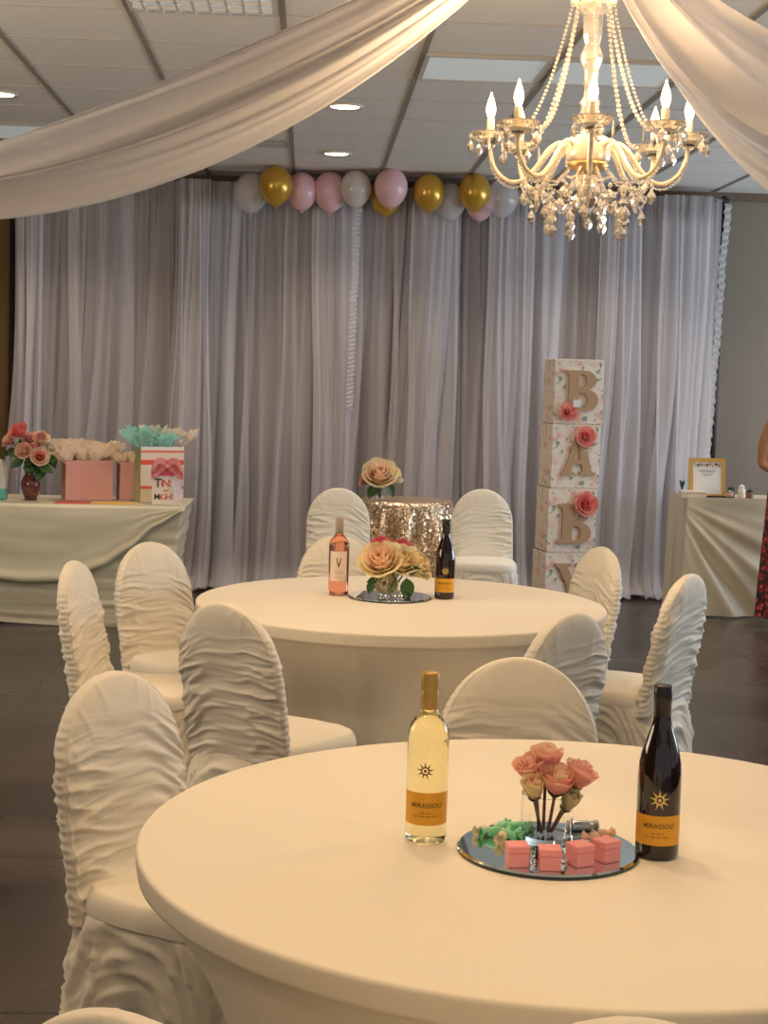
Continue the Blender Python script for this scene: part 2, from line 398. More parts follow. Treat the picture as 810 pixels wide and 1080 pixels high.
# ============================================================ ROUND TABLES
def round_table(cx, cy, label, a0, seed, R=.755):
    t = thing('round_table', label, 'table', (cx, cy, 0), 0, 'round banquet tables')
    Z = .745
    def fn(s, v):
        a = 2 * pi * s
        k = v
        ZL = Z - .050
        if k < .20:
            q = k / .20; rr = (R - .008) * q; z = Z + .0012 * nz(rr * 5 * cos(a), rr * 5 * sin(a), seed)
        elif k < .26:
            q = (k - .20) / .06 * pi / 2; rr = R - .008 + .008 * sin(q); z = Z - .008 + .008 * cos(q)
        elif k < .32:
            q = (k - .26) / .06; rr = R - .003 * q * q; z = Z - .008 - .036 * q
        elif k < .38:
            q = (k - .32) / .06; rr = R - .003 - .017 * q; z = Z - .044 - .006 * q
        else:
            q = (k - .38) / .62
            lobe = .5 + .5 * cos(4 * (a - a0)); c4 = lobe ** 1.6
            rb = .47 + .17 * c4; zb = .015 + .20 * (1 - lobe) ** 1.3
            rt = R - .020
            rr = rt + (rb - rt) * (1 - (1 - q) ** 1.9)
            z = ZL + (zb - ZL) * q
            rr += .004 * sst(0, .15, q) * nz(a * 6, q * 2 + a * 3, seed) * 2 + .012 * (1 - c4) * sst(.2, 1, q) * sin(q * 14 + 2 * cos(4 * (a - a0)))
        return (rr * cos(a), rr * sin(a), z)
    o = M().grid(fn, 192, 100, cu=True).build('fitted_cover', TABLECLOTH, t)
    M().lathe([(.0001, Z - .03), (R - .03, Z - .03), (R - .03, Z - .008), (.0001, Z - .008)], 64, capb=False, capt=False).build('tabletop', mat('plywood', (.5, .38, .22), .6), t)
    for k in range(4):
        a = a0 + k * pi / 2
        M().tube([(.45 * cos(a), .45 * sin(a), Z - .03), (.6 * cos(a), .6 * sin(a), .02)], .014, 10).build('leg', CHROME, t)
    return t
TN = (.485, 2.685); TM = (.36, 5.63)
round_table(*TN, 'large round table in front with fitted cream cover, nearest the camera', radians(45), 1.0, .768)
round_table(*TM, 'round table in the middle of the hall with fitted cream cover', radians(20), 5.0)

# ============================================================ CHAIRS
def chair_parts(seed, t):
    rnd = random.Random(seed)
    HB, ZT = .40, .90    # back from z .44 to .90
    def crease(n, k): return max(0.0, 1 - abs(n) * k) ** 1.6
    def folds(u_, z, face):
        # ruching: thin creases running across from the gathered side seams
        e = abs(u_); tq = (z - HB) / (ZT - HB); sgn = (1 if seed % 2 else -1) * face
        zz = z - .050 * u_ * sgn + .045 * e * e + .006 * nz(u_ * 3, z * 9, seed)
        n1 = nz(u_ * .9 + seed * 7.3, zz * 24, seed + face); n2 = nz(u_ * 1.5 + seed, zz * 44, 3 + seed + face); n3 = nz(u_ * .8, zz * 11, seed + 5)
        f_ = crease(n1, 3.6) * 1.0 + .55 * crease(n2, 3.2) + .7 * n3 - .35
        return f_ * .0105 * (.5 + .6 * e) * (1 - sst(.62, .90, tq)) + .0022 * crease(nz(u_ * 2.5, z * 5 - e * 2, seed + 30), 4) * sst(.6, .8, tq)
    def back(s, v):
        a = 2 * pi * s
        z = HB + (ZT - HB) * (1 - (1 - v) ** 1.35)
        tq = (z - HB) / (ZT - HB)
        wbase = .190 + .010 * (1 - tq)
        zk = .57
        w = wbase if tq < zk else wbase * sqrt(max(0, 1 - ((tq - zk) / (1 - zk)) ** 2.1))
        th = .030 * (1 if tq < .8 else sqrt(max(.0, 1 - ((tq - .8) / .2) ** 2)) * .8 + .2)
        if v >= 1: w = 0; th = 0
        ca, sa = cos(a), sin(a)
        px = w * (abs(ca) ** .45) * (1 if ca > 0 else -1); py = th * (abs(sa) ** .8) * (1 if sa > 0 else -1)
        un = px / max(wbase, 1e-4)
        face = 1 if sa > 0 else -1
        fo = folds(un, z, face)
        py += fo * face * min(1, abs(sa) * 1.8)
        side = sst(.86, .99, abs(ca))
        px *= 1 + (.006 * sin(z * 330 + 3 * nz(z * 20, seed)) + .008 * nz(z * 30, seed, 4)) * side * (1 - sst(.75, .95, tq))
        seam = exp(-((abs(ca) - .90) / .035) ** 2) * .0032 * (1 - sst(.9, 1, tq)); py += seam * face
        yc = -.182 - .088 * tq
        return (px, yc + py, z)
    M().grid(back, 128, 150, cu=True).build('backrest', SPANDEX, t)
    def rr_(a, w, d, ex=.5):
        ca, sa = cos(a), sin(a)
        return w * (abs(ca) ** ex) * (1 if ca > 0 else -1), d * (abs(sa) ** ex) * (1 if sa > 0 else -1)
    SW, SD = .203, .203
    def seat(s, v):
        a = 2 * pi * s
        if v < .6: k = .90 * v / .6; z = .490 - .010 * (v / .6) ** 3
        else: th = (v - .6) / .4 * pi / 2; k = .90 + .11 * sin(th); z = .430 + .050 * cos(th)
        x, y = rr_(a, SW * k, SD * k, .5)
        e = min(1, k) ** 3
        z += .004 * nz(x * 7 + seed, y * 9, 2) + .003 * crease(nz(x * 9, y * 5 + seed, 7), 4) * e
        return (x, y - .006, z)
    M().grid(seat, 80, 34, cu=True).build('seat', SPANDEX, t)
    def skirt(s, v):
        a = 2 * pi * s
        ca, sa = cos(a), sin(a); lobe = abs(sin(2 * a)) ** .8
        zb = .010 + .15 * (1 - lobe) ** 1.2
        z = .452 + (zb - .452) * v
        grow = .97 + .03 * sst(0, .1, v) + .20 * v ** 1.3 * lobe - .10 * v * (1 - lobe)
        x, y = rr_(a, SW * grow, SD * grow, .5)
        h_ = v * .43
        d1 = crease(nz(a * 2.2 - 1.2 * v + seed, v * 4.5 + 1.3 * cos(4 * a), seed), 3.2)
        d2 = crease(nz(a * 4.0 + seed, v * 8 + 2.0 * cos(4 * a), seed + 4), 3.4)
        rad = (.013 * d1 + .007 * d2 - .004) * sst(0, .18, v)
        n = Vector((x, y, 0)).normalized() * rad
        if sa < 0: y -= (.012 + .022 * sst(0, .4, v)) * (-sa) ** .5
        return (x + n.x, y - .006 + n.y, z)
    M().grid(skirt, 144, 50, cu=True).build('seat_skirt', SPANDEX, t)
    for sx in (-1, 1):
        for sy in (-1, 1):
            M().tube([(sx * .15, sy * .15, .43), (sx * .185, sy * .19, .0)], [.014, .011], 8).build('leg', CHROME, t)
protos = []
def place_chair(px, py, dx, dy, label, group='banquet chairs in white ruched covers', sc=1.0):
    L = sqrt(dx * dx + dy * dy); dx /= L; dy /= L
    i = len(placed)
    if len(protos) < 4:
        t = thing('banquet_chair', label, 'chair', group=group); chair_parts(len(protos) + 1, t); protos.append(t)
    else:
        t = copy_tree(protos[i % 4]); t['label'] = label
    t.location = (px + dx * .25, py + dy * .25, 0); t.rotation_euler = (0, 0, atan2(-dx, dy)); placed.append(t)
placed = []
place_chair(-.405, 3.36, .81, -.58, 'white ruched covered chair at the left of the front table, facing right')
place_chair(-.22, 4.47, .62, .78, 'shaded covered chair seen from behind at the left of the middle table')
place_chair(-.60, 6.06, .74, -.66, 'covered chair behind left of the middle table, wide front of its ruched back showing')
place_chair(-.79, 5.39, .97, -.16, 'covered chair seen narrow from the side, leftmost at the middle table')
place_chair(.52, 3.62, -.02, -1, 'covered chair with smooth domed back behind the front table, between its wine bottles')
place_chair(.77, 4.41, -.66, .75, 'shaded grey covered chair seen from behind at the right front of the middle table')
place_chair(1.21, 6.25, -.95, -.3, 'covered chair right of the middle table, in front of the lowest letter box')
place_chair(1.36, 5.40, -.8, .6, 'ruched covered chair right of the middle table, nearest the right side')
place_chair(.2, 9.39, .05, -1, 'white covered chair left of the sequin table')
place_chair(1.11, 9.61, -.05, -1, 'white covered chair right of the sequin table')
place_chair(.14, 6.48, .42, -.9, 'covered chair behind the middle table, behind the rose wine bottle')
place_chair(-.165, 1.552, .51, .86, 'covered chair whose domed top shows at the bottom left corner')
place_chair(.355, 1.548, .1, 1, 'covered chair whose top only just shows at the bottom edge, below the red wine')

# ============================================================ BOTTLES
GOLDCAP = mat('gold_foil_cap', (.48, .31, .09), .45, .35)
LABEL_O = mat('orange_label', (.78, .38, .02), .5); INK = mat('brown_ink', (.16, .08, .02), .6); GOLDINK = mat('gold_ink', (.75, .55, .18), .35, .6)
def cyl_label(m, R, z0, z1, a0, a1, off=.0006, n=24):
    m.grid(lambda s, v: ((R + off) * cos(a0 + (a1 - a0) * s), (R + off) * sin(a0 + (a1 - a0) * s), z0 + (z1 - z0) * v), n, 1)
def wrap_text(txt, size, R, z, ac, off=.0012, bold=0.0):
    P, F = text_mesh(txt, size, 0, bold); m = M()
    add_pf(m, P, F, lambda p: ((R + off) * cos(ac + p.x / R), (R + off) * sin(ac + p.x / R), z + p.y)); return m
def sun_mark(R, z, ac, rs, off=.0012):
    m = M(); n = 9; pts = []
    def W(x, y): return ((R + off) * cos(ac + x / R), (R + off) * sin(ac + x / R), z + y)
    b = len(m.v)
    for k in range(n):           # nine pointed flames
        a = pi / 2 + 2 * pi * k / n; a1, a2 = a - .24, a + .24
        i = len(m.v); m.v += [W(.42 * rs * cos(a1), .42 * rs * sin(a1)), W(rs * cos(a), rs * sin(a)), W(.42 * rs * cos(a2), .42 * rs * sin(a2))]; m.face((i, i + 1, i + 2))
    i = len(m.v); N = 20
    for q in (.46, .30):
        for k in range(N): a = 2 * pi * k / N; m.v.append(W(q * rs * cos(a), q * rs * sin(a)))
    for k in range(N): kk = (k + 1) % N; m.face((i + k, i + kk, i + N + kk, i + N + k))
    i = len(m.v)
    for k in range(N): a = 2 * pi * k / N; m.v.append(W(.17 * rs * cos(a), .17 * rs * sin(a)))
    m.face(range(i, i + N)); return m
FRONT = -pi / 2
def bottle(kind, loc, rz, label):
    t = thing('wine_bottle', label, 'wine bottle', loc, rz, 'wine bottles on the tables')
    if kind == 'white':
        GL = glass('pale_wine_glass', (.93, .87, .55), 1.36); R = .0365
        prof = [(.026, .004), (.032, .0), (.0355, .004), (R, .012), (R, .185), (.0355, .195), (.031, .209), (.024, .220), (.017, .229), (.0145, .238), (.0142, .296)]
        M().lathe([(.0001, .010)] + prof, 48, capb=False).build('glass_body', GL, t)
        M().lathe([(.0148, .236), (.0158, .237), (.0158, .268), (.0152, .269), (.0158, .270), (.0162, .2985), (.0150, .3005)], 32).build('screw_cap', GOLDCAP, t)
        m = M(); cyl_label(m, R, .036, .094, FRONT - 1.35, FRONT + 1.35); lab = m.build('front_label', LABEL_O, t)
        wrap_text('MIRASSOU', .0118, R, .071, FRONT, bold=.0001).build('lettering', INK, lab)
        s2 = M()
        for zz, hw in ((.058, .010), (.052, .020)):
            for k in range(-8, 9):
                if abs(k * .0025) <= hw and k % 4 != 3: cyl_label(s2, R, zz - .0008, zz + .0008, FRONT + (k * .0025 - .0009) / R, FRONT + (k * .0025 + .0009) / R, .0012, 1)
        s2.build('fine_print', INK, lab)
        sun_mark(R, .133, FRONT - .1, .0165).build('sun_emblem', INK, t)
    elif kind == 'red':
        GL = mat('dark_wine_glass', (.012, .005, .006), .06, Coat_Weight=.6, Coat_Roughness=.03); R = .0375
        prof = [(.034, .0), (.0370, .004), (R, .012), (R, .145), (.0360, .163), (.0320, .183), (.026, .203), (.0195, .222), (.0155, .238), (.0145, .252), (.0142, .294)]
        M().lathe([(.0001, .008)] + prof, 48, capb=False).build('glass_body', GL, t)
        M().lathe([(.0150, .236), (.0152, .270), (.0158, .271), (.0160, .2965), (.0140, .2985)], 32).build('screw_cap', mat('black_capsule', (.014, .010, .010), .35), t)
        m = M(); cyl_label(m, R, .026, .078, FRONT - 1.35, FRONT + 1.35); lab = m.build('front_label', LABEL_O, t)
        wrap_text('MIRASSOU', .0115, R, .060, FRONT + .05, bold=.0001).build('lettering', INK, lab)
        s2 = M()
        for zz, hw in ((.047, .010), (.041, .020)):
            for k in range(-8, 9):
                if abs(k * .0025) <= hw and k % 4 != 3: cyl_label(s2, R, zz - .0008, zz + .0008, FRONT + (k * .0025 - .0009) / R, FRONT + (k * .0025 + .0009) / R, .0012, 1)
        s2.build('fine_print', INK, lab)
        sun_mark(R, .106, FRONT + .05, .0185).build('sun_emblem', GOLDINK, t)
    else:
        GL = glass('rose_wine_glass', (.95, .42, .28), 1.36); R = .0385
        prof = [(.030, .0), (.0375, .004), (R, .012), (R, .185), (.037, .197), (.030, .212), (.021, .222), (.0155, .230), (.0142, .240), (.0142, .292)]
        M().lathe([(.0001, .006)] + prof, 40, capb=False).build('glass_body', GL, t)
        M().lathe([(.0150, .232), (.0156, .294), (.0150, .298)], 28).build('capsule', mat('grey_beige_foil', (.42, .36, .29), .45), t)
        m = M(); cyl_label(m, R, .055, .168, FRONT - .95, FRONT + .85); lab = m.build('front_label', mat('cream_label', (.80, .66, .56), .6), t)
        # dark pronged mark and small lines
        k = M(); W = lambda x, y: ((R + .0013) * cos(FRONT + x / R), (R + .0013) * sin(FRONT + x / R), y)
        for sx in (-1, 1):
            i = len(k.v); k.v += [W(sx * .001, .112), W(sx * .0045, .118), W(sx * .0075, .128), W(sx * .0085, .146), W(sx * .0045, .140), W(sx * .0035, .128), W(sx * .0002, .122)]
            k.face(range(i, i + 7) if sx > 0 else list(range(i, i + 7))[::-1])
        i = len(k.v); k.v += [W(-.003, .114), W(0, .106), W(.003, .114), W(.0025, .124), W(-.0025, .124)]; k.face(range(i, i + 5))
        k.build('pronged_emblem', INK, lab)
        s2 = M()
        for zz, hw in ((.098, .012), (.090, .017), (.084, .014), (.070, .017)):
            for q in range(-7, 8):
                if abs(q * .0025) <= hw: cyl_label(s2, R, zz - .0010, zz + .0010, FRONT + (q * .0025 - .0009) / R, FRONT + (q * .0025 + .0009) / R, .0012, 1)
        s2.build('fine_print', mat('faded_ink', (.45, .30, .24), .6), lab)
    return t
def facing(x, y, off=0): return atan2(-x, y) * 0 + atan2(y, x) - pi / 2 + off
ZT_ = .7465
bottle('white', (.225, 2.655, ZT_), facing(.225, 2.64), 'clear glass bottle of white wine with orange label and gold cap')
bottle('red', (.622, 2.585, ZT_), facing(.62, 2.57), 'dark red wine bottle with orange label on the front table')
bottle('rose', (.13, 5.78, ZT_), facing(.13, 5.76), 'pink rose wine bottle with pale label on the middle table')
bottle('red', (.53, 5.74, ZT_), facing(.53, 5.72), 'dark red wine bottle with orange label on the middle table')

# ============================================================ MIRRORS
MIR = mat('mirror_silver', (.84, .97, 1.0), .02, 1.0); MEDGE = mat('mirror_bevel_edge', (.03, .05, .06), .15)
def mirror(x, y, R, label):
    t = thing('round_mirror', label, 'mirror', (x, y, .7468), 0, 'round mirror centrepiece plates')
    M().lathe([(.0001, 0), (R, 0), (R, .004)], 96, capb=False, capt=False).build('backing', MEDGE, t)
    M().lathe([(R, .004), (R - .004, .0068), (.0001, .0068)], 96, capb=False, capt=False).build('glass_plate', MIR, t, smooth=False)
mirror(.434, 2.60, .158, 'round mirror plate with favours on the front table')
mirror(.325, 5.73, .158, 'round mirror plate under the roses on the middle table')
MZ = .7540

# ============================================================ ROSES
LEAF = mat('rose_leaf', (.03, .10, .025), .45); STEM = mat('rose_stem', (.11, .045, .02), .6); STEMG = mat('green_stem', (.05, .10, .03), .6)
def petal_mat(n, a, b):
    m = mat(n, a, .55, noise_col=(b, 22, .38, .62)); nt = m.node_tree; p = nt.nodes['Principled BSDF']; out = nt.nodes['Material Output']
    t = nt.nodes.new('ShaderNodeBsdfTranslucent'); mx = nt.nodes.new('ShaderNodeMixShader'); mx.inputs[0].default_value = .42
    src = p.inputs['Base Color'].links[0].from_socket; nt.links.new(src, t.inputs[0])
    nt.links.new(p.outputs[0], mx.inputs[1]); nt.links.new(t.outputs[0], mx.inputs[2]); nt.links.new(mx.outputs[0], out.inputs[0]); return m
PINKP = petal_mat('blush_petal', (.93, .66, .52), (.91, .48, .39)); CREAMP = petal_mat('cream_petal', (.90, .80, .54), (.88, .74, .44))
PEACHP = petal_mat('peach_petal', (.95, .66, .48), (.94, .80, .60)); DEEPP = petal_mat('deep_pink_petal', (.70, .10, .14), (.80, .25, .25)); GREENC = petal_mat('green_cream_petal', (.62, .62, .36), (.75, .68, .42))
CORAL = petal_mat('coral_petal', (.85, .22, .20), (.88, .42, .34)); IVORY = petal_mat('ivory_petal', (.85, .80, .68), (.8, .7, .55)); DUSKY = petal_mat('dusky_petal', (.70, .35, .30), (.6, .3, .27))
def rose_head(m, c, rr, open_, seed, ax=(0, 0, 1), inner=PINKP, outer=CREAMP, rings=4, hz=1.0):
    rnd = random.Random(seed); T = Matrix.Translation(Vector(c)) @ Vector(ax).to_track_quat('Z', 'Y').to_matrix().to_4x4()
    for k in range(rings):
        q = k / max(1, rings - 1); n = 3 + k
        m.use(inner if q < .6 else outer)
        Rk = rr * (.30 + .68 * q * open_ + .25 * q * (1 - open_)); hk = rr * (1.55 - .45 * q * open_) * hz; lip = rr * (.02 + .30 * q * open_)
        for p in range(n):
            a0 = 2 * pi * (p + rnd.uniform(-.15, .15)) / n + k * 1.1; half = pi / n * 1.45
            jz = rnd.uniform(-.06, .06) * rr; ph = rnd.uniform(0, 6)
            def fn(s, v):
                uu = s * 2 - 1; a = a0 + uu * half
                rad = Rk * (sin(min(1, v * 1.15) * pi / 2) ** .7) * (1 - .10 * (uu ** 2)) + lip * max(0, v - .7) / .3 * (1 - .3 * uu * uu) + rr * .05 * uu
                rad *= 1 - .22 * max(0, v - .4) * (1 - q)
                z = -.62 * rr + hk * v * (1 - .22 * uu ** 2) - max(0, v - .78) * lip * 2.2 + jz * v + .03 * rr * sin(uu * 6 + ph) * v
                return T @ Vector((rad * cos(a), rad * sin(a), z))
            m.grid(fn, 7, 8)
def rose(loc, rr, label, group, stem_to=None, seed=0, open_=.7, ax=(0, 0, 1), inner=PINKP, outer=CREAMP, stem=STEM, leaves=(), rings=4, hz=1.0, sr=.0030):
    t = thing('rose', label, 'rose', loc, 0, group)
    m = M(); rose_head(m, (0, 0, 0), rr, open_, seed, ax, inner, outer, rings, hz); m.build('blossom', None, t)
    A = Vector(ax).normalized()
    cal = M(); T = Matrix.Translation(A * (-.60 * rr)) @ A.to_track_quat('Z', 'Y').to_matrix().to_4x4()
    cal.lathe([(rr * .10, -rr * .2), (rr * .26, 0), (rr * .42, rr * .16)], 10, T, capt=False); cal.build('calyx', LEAF if stem is not STEM else STEMG, t)
    if stem_to:
        b = Vector(stem_to) - Vector(loc); s0 = A * (-.68 * rr)
        pts = [s0.lerp(b, k / 6) + Vector((0, 0, 0)) + (A * (-.02) * sin(pi * k / 6)) * (rr / .025) * .3 for k in range(7)]
        M().tube(pts, sr, 7).build('stem', stem, t)
    for (lx, ly, lz, dx, dy, dz, ln) in leaves:
        lm = M(); D = Vector((dx, dy, dz)).normalized(); S = D.cross(Vector((0, -.8, .6))).normalized(); N_ = S.cross(D)
        def lf(s, v):
            ww = ln * .32 * sin(pi * v ** .8) * (s * 2 - 1)
            return Vector((lx, ly, lz)) + D * ln * v + S * ww + N_ * (abs(s * 2 - 1) * ln * .08 - ln * .15 * v * v)
        lm.grid(lf, 6, 9); lm.build('leaf', LEAF, t)
    return t
CLEAR = glass('clear_glass', (1, 1, 1), 1.45); WATER = glass('water', (.97, .99, .98), 1.33)
def glass_vase(x, y, z, R, h, label, square=False):
    t = thing('glass_vase', label, 'vase', (x, y, z), 0, 'clear glass vases')
    n = 4 if square else 40
    T = Matrix.Rotation(pi / 4, 4, 'Z') if square else Matrix()
    o = M().lathe([(.0001, 0), (R, 0), (R * 1.0, h), (R * .94, h), (R * .93, .007), (.0001, .007)], n, T, False, False).build('vessel', CLEAR, t, smooth=not square)
    if not square: fix_smooth(o, 50)
    return t

# --- front centrepiece
glass_vase(.440, 2.655, MZ, .046, .080, 'clear glass vase holding the tight pink roses on the front table')
G = 'tight pink and cream roses in the glass vase on the front table'
rose((.410, 2.660, .873), .034, 'coral pink rose at the left of the front vase', G, (.425, 2.65, .765), 1, .50, (-.35, -.2, 1), PINKP, PINKP, rings=4)
rose((.438, 2.672, .886), .036, 'blush rose standing highest in the front vase', G, (.435, 2.66, .765), 2, .42, (0, -.1, 1), PEACHP, PINKP, hz=1.0)
rose((.410, 2.625, .845), .029, 'cream rosebud low at the left rim of the front vase', G, (.43, 2.645, .765), 3, .25, (-.2, -.4, 1), PEACHP, CREAMP, hz=1.1)
rose((.452, 2.632, .857), .037, 'large blush rose at the centre of the front vase', G, (.442, 2.65, .765), 4, .50, (.1, -.35, 1), PEACHP, PINKP)
rose((.494, 2.655, .862), .035, 'pink rose leaning out at the right of the front vase', G, (.45, 2.66, .765), 5, .55, (.45, -.1, 1), PINKP, PINKP)
rose((.472, 2.632, .822), .026, 'small greenish cream rosebud under the right rose of the front vase', G, (.447, 2.65, .765), 6, .15, (.35, -.4, .9), GREENC, GREENC, hz=1.1)
PINKBOX = mat('pink_favour_paper', (.86, .33, .34), .6)
for k, (x, y, rz, lb) in enumerate(((.366, 2.497, .06, 'leftmost of the four pink favour cubes on the front mirror'), (.418, 2.480, -.05, 'second from the left pink favour cube on the front mirror'),
                                    (.473, 2.503, .40, 'third from the left pink favour cube, turned to show two sides'), (.522, 2.528, .55, 'rightmost pink favour cube on the front mirror, set back a little'))):
    t = thing('favour_box', lb, 'favour box', (x, y, MZ), rz, 'pink cube favours on the mirror')
    M().box(-.0175, .0175, -.0175, .0175, 0, .024, bev=.0012).build('box_base', PINKBOX, t, smooth=False)
    M().box(-.0184, .0184, -.0184, .0184, .0242, .036, bev=.0014).build('lid', PINKBOX, t, smooth=False)
MINT = mat('mint_green_wrap', (.25, .72, .42), .3, bump=(300, .6, .003)); PEACHW = mat('peach_sweet', (.86, .56, .36), .4); CRY = glass('crystal', (1, 1, 1), 1.6)
def candy(x, y, rz, mt, lb, L=.016):
    t = thing('wrapped_sweet', lb, 'sweet', (x, y, MZ + .009), rz, 'wrapped sweets on the front mirror')
    M().lathe([(.002, -L), (.008, -L * .8), (.0092, 0), (.008, L * .8), (.002, L)], 14, Matrix.Rotation(pi / 2, 4, 'Y')).build('candy_body', mt, t)
    for sx in (-1, 1):
        m = M(); m.grid(lambda s, v: (sx * (L + .012 * v), (.0015 + .009 * v) * cos(2 * pi * s), (.0015 + .0075 * v) * sin(2 * pi * s) * (1 + .3 * sin(s * 40))), 24, 3, cu=True); m.build('twist_end', mt, t)
for a in ((.348, 2.655, .3, 'green wrapped sweet nearest the left rim of the front mirror'), (.372, 2.640, -.5, 'green wrapped sweet in front of the others beside the vase'),
          (.388, 2.690, .2, 'green wrapped sweet behind, left of the front vase'), (.362, 2.685, 1.0, 'green wrapped sweet farthest back on the left of the front mirror'), (.395, 2.655, .9, 'green wrapped sweet touching the front vase')):
    candy(a[0], a[1], a[2], MINT, a[3])
for a in ((.332, 2.665, .5, 'cream sweet left of the green ones on the front mirror'), (.357, 2.625, 1.2, 'cream sweet in front of the green ones on the front mirror'),
          (.540, 2.650, .4, 'peach sweet behind the rightmost pink cube'), (.520, 2.625, -.4, 'peach sweet just behind the two right pink cubes')):
    candy(a[0], a[1], a[2], PEACHW if a[0] > .45 else mat('cream_sweet', (.82, .74, .5), .4), a[3], .009)
sv = mat('silver_foil', (.5, .6, .64), .18, 1.0, bump=(150, .5, .003))
t = thing('foil_favour', 'silver foil tube favour lying right of the front vase', 'favour', (.515, 2.70, MZ + .009), .1)
M().lathe([(.0085, -.026), (.0092, -.02), (.0092, .02), (.0085, .026)], 18, Matrix.Rotation(pi / 2, 4, 'Y')).build('foil_tube', sv, t)
for sx in (-1, 1): M().lathe([(.010, -.002), (.0105, 0), (.010, .002)], 16, Matrix.Translation((sx * .024, 0, 0)) @ Matrix.Rotation(pi / 2, 4, 'Y')).build('end_band', CHROME, t)
def gem(x, y, s_, lb, grp='clear crystal gems on the mirrors', z=MZ):
    m = M(); T = Matrix.Translation((x, y, z)) @ Matrix.Rotation(x * 37, 4, 'Z')
    m.lathe([(.0001, 0), (s_ * .6, s_ * .12), (s_, s_ * .7), (s_ * .65, s_ * 1.25), (.0001, s_ * 1.45)], 7, T, False, False)
    tag(m.build('crystal_gem', CRY, smooth=False), lb, 'crystal', grp)
for i, (x, y, s_) in enumerate(((.392, 2.492, .0085), (.391, 2.515, .009), (.394, 2.54, .008), (.446, 2.500, .008), (.448, 2.522, .0085), (.445, 2.545, .009), (.47, 2.57, .009), (.49, 2.585, .008), (.50, 2.56, .007), (.40, 2.57, .008))):
    where = 'between the first and second pink cubes' if x < .40 else ('between the second and third pink cubes' if x < .46 else 'behind the two right pink cubes')
    gem(x, y, s_, ('frontmost', 'second', 'third', 'frontmost', 'second', 'third', 'rearmost left', 'rearmost right', 'nearer', 'rearmost')[i] + ' small clear crystal gem ' + where)

# --- middle centrepiece
glass_vase(.335, 5.73, MZ, .052, .10, 'clear glass vase holding the big open roses on the middle table')
G = 'open roses in the glass vase on the middle table'
rose((.288, 5.70, .882), .074, 'large peach rose at the left of the middle vase', G, (.32, 5.72, .77), 11, .9, (-.25, -.7, .7), PEACHP, CREAMP, rings=5, stem=STEMG)
rose((.360, 5.72, .878), .070, 'large yellow cream rose at the centre of the middle vase', G, (.335, 5.73, .77), 12, .9, (.1, -.6, .8), CREAMP, CREAMP, rings=5, stem=STEMG,
     leaves=((.02, -.05, -.05, .1, -.1, -1, .085), (.02, -.04, -.03, .6, -.2, .25, .06)))
rose((.415, 5.73, .868), .060, 'yellow cream rose reaching right over the middle vase', G, (.345, 5.73, .77), 13, .9, (.7, -.4, .5), CREAMP, CREAMP, rings=4, stem=STEMG)
rose((.290, 5.76, .940), .040, 'deep pink rose peeking over the top left of the middle vase', G, (.33, 5.74, .77), 14, .7, (-.1, 0, 1), DEEPP, DEEPP, stem=STEMG)
rose((.372, 5.79, .934), .034, 'deep red pink bud peeking over the top right of the middle vase', G, (.34, 5.74, .77), 15, .6, (.1, 0, 1), DEEPP, DEEPP, stem=STEMG)
rose((.310, 5.69, .822), .055, 'pale cream rose hanging lowest in the middle vase', G, (.325, 5.72, .77), 16, .6, (-.2, -.5, -.2), IVORY, GREENC, rings=4, stem=STEMG,
     leaves=((-.03, -.01, 0, -.8, -.1, -.2, .05), (-.055, -.01, -.01, -.3, 0, -1, .05)))
for i, (x, y) in enumerate(((.30, 5.655), (.33, 5.65), (.355, 5.655), (.38, 5.665), (.285, 5.67), (.315, 5.64))):
    gem(x, y, .013, ('left-centre', 'centre', 'right-centre', 'rightmost', 'leftmost', 'frontmost')[i] + ' clear crystal gem at the foot of the middle vase')

# ============================================================ SEQUIN TABLE
def sequin():
    m = bpy.data.materials.new('champagne_sequins'); m.use_nodes = True; nt = m.node_tree; b = nt.nodes['Principled BSDF']
    b.inputs['Base Color'].default_value = (.80, .62, .44, 1); b.inputs['Metallic'].default_value = .85; b.inputs['Roughness'].default_value = .32
    tc = nt.nodes.new('ShaderNodeTexCoord'); v = nt.nodes.new('ShaderNodeTexVoronoi'); v.inputs['Scale'].default_value = 85
    nt.links.new(tc.outputs['Object'], v.inputs['Vector'])
    s = nt.nodes.new('ShaderNodeVectorMath'); s.operation = 'SUBTRACT'; s.inputs[1].default_value = (.5, .5, .5)
    sc = nt.nodes.new('ShaderNodeVectorMath'); sc.operation = 'SCALE'; sc.inputs[3].default_value = .75
    ge = nt.nodes.new('ShaderNodeNewGeometry'); ad = nt.nodes.new('ShaderNodeVectorMath'); ad.operation = 'ADD'
    no = nt.nodes.new('ShaderNodeVectorMath'); no.operation = 'NORMALIZE'
    nt.links.new(v.outputs['Color'], s.inputs[0]); nt.links.new(s.outputs[0], sc.inputs[0]); nt.links.new(ge.outputs['Normal'], ad.inputs[0]); nt.links.new(sc.outputs[0], ad.inputs[1])
    nt.links.new(ad.outputs[0], no.inputs[0]); nt.links.new(no.outputs[0], b.inputs['Normal'])
    return m
t = thing('cake_table', 'small round table under a champagne sequin cloth before the curtain', 'table', (.675, 10.25, 0))
def sq(s, v):
    a = 2 * pi * s; R = .30; Z = .775
    if v < .2: rr = R * v / .2; z = Z
    elif v < .26: q = (v - .2) / .06; rr = R + .012 * sin(q * pi / 2); z = Z - .012 * (1 - cos(q * pi / 2))
    else:
        q = (v - .26) / .74; rr = R + .012 + .05 * q + (.045 * sin(a * 11 + 1.2 * sin(a * 3)) + .015 * sin(a * 23)) * sst(0, .35, q); z = (Z - .012) * (1 - q) + .012
    return (rr * cos(a), rr * sin(a), z)
M().grid(sq, 264, 60, cu=True).build('sequin_cloth', sequin(), t)
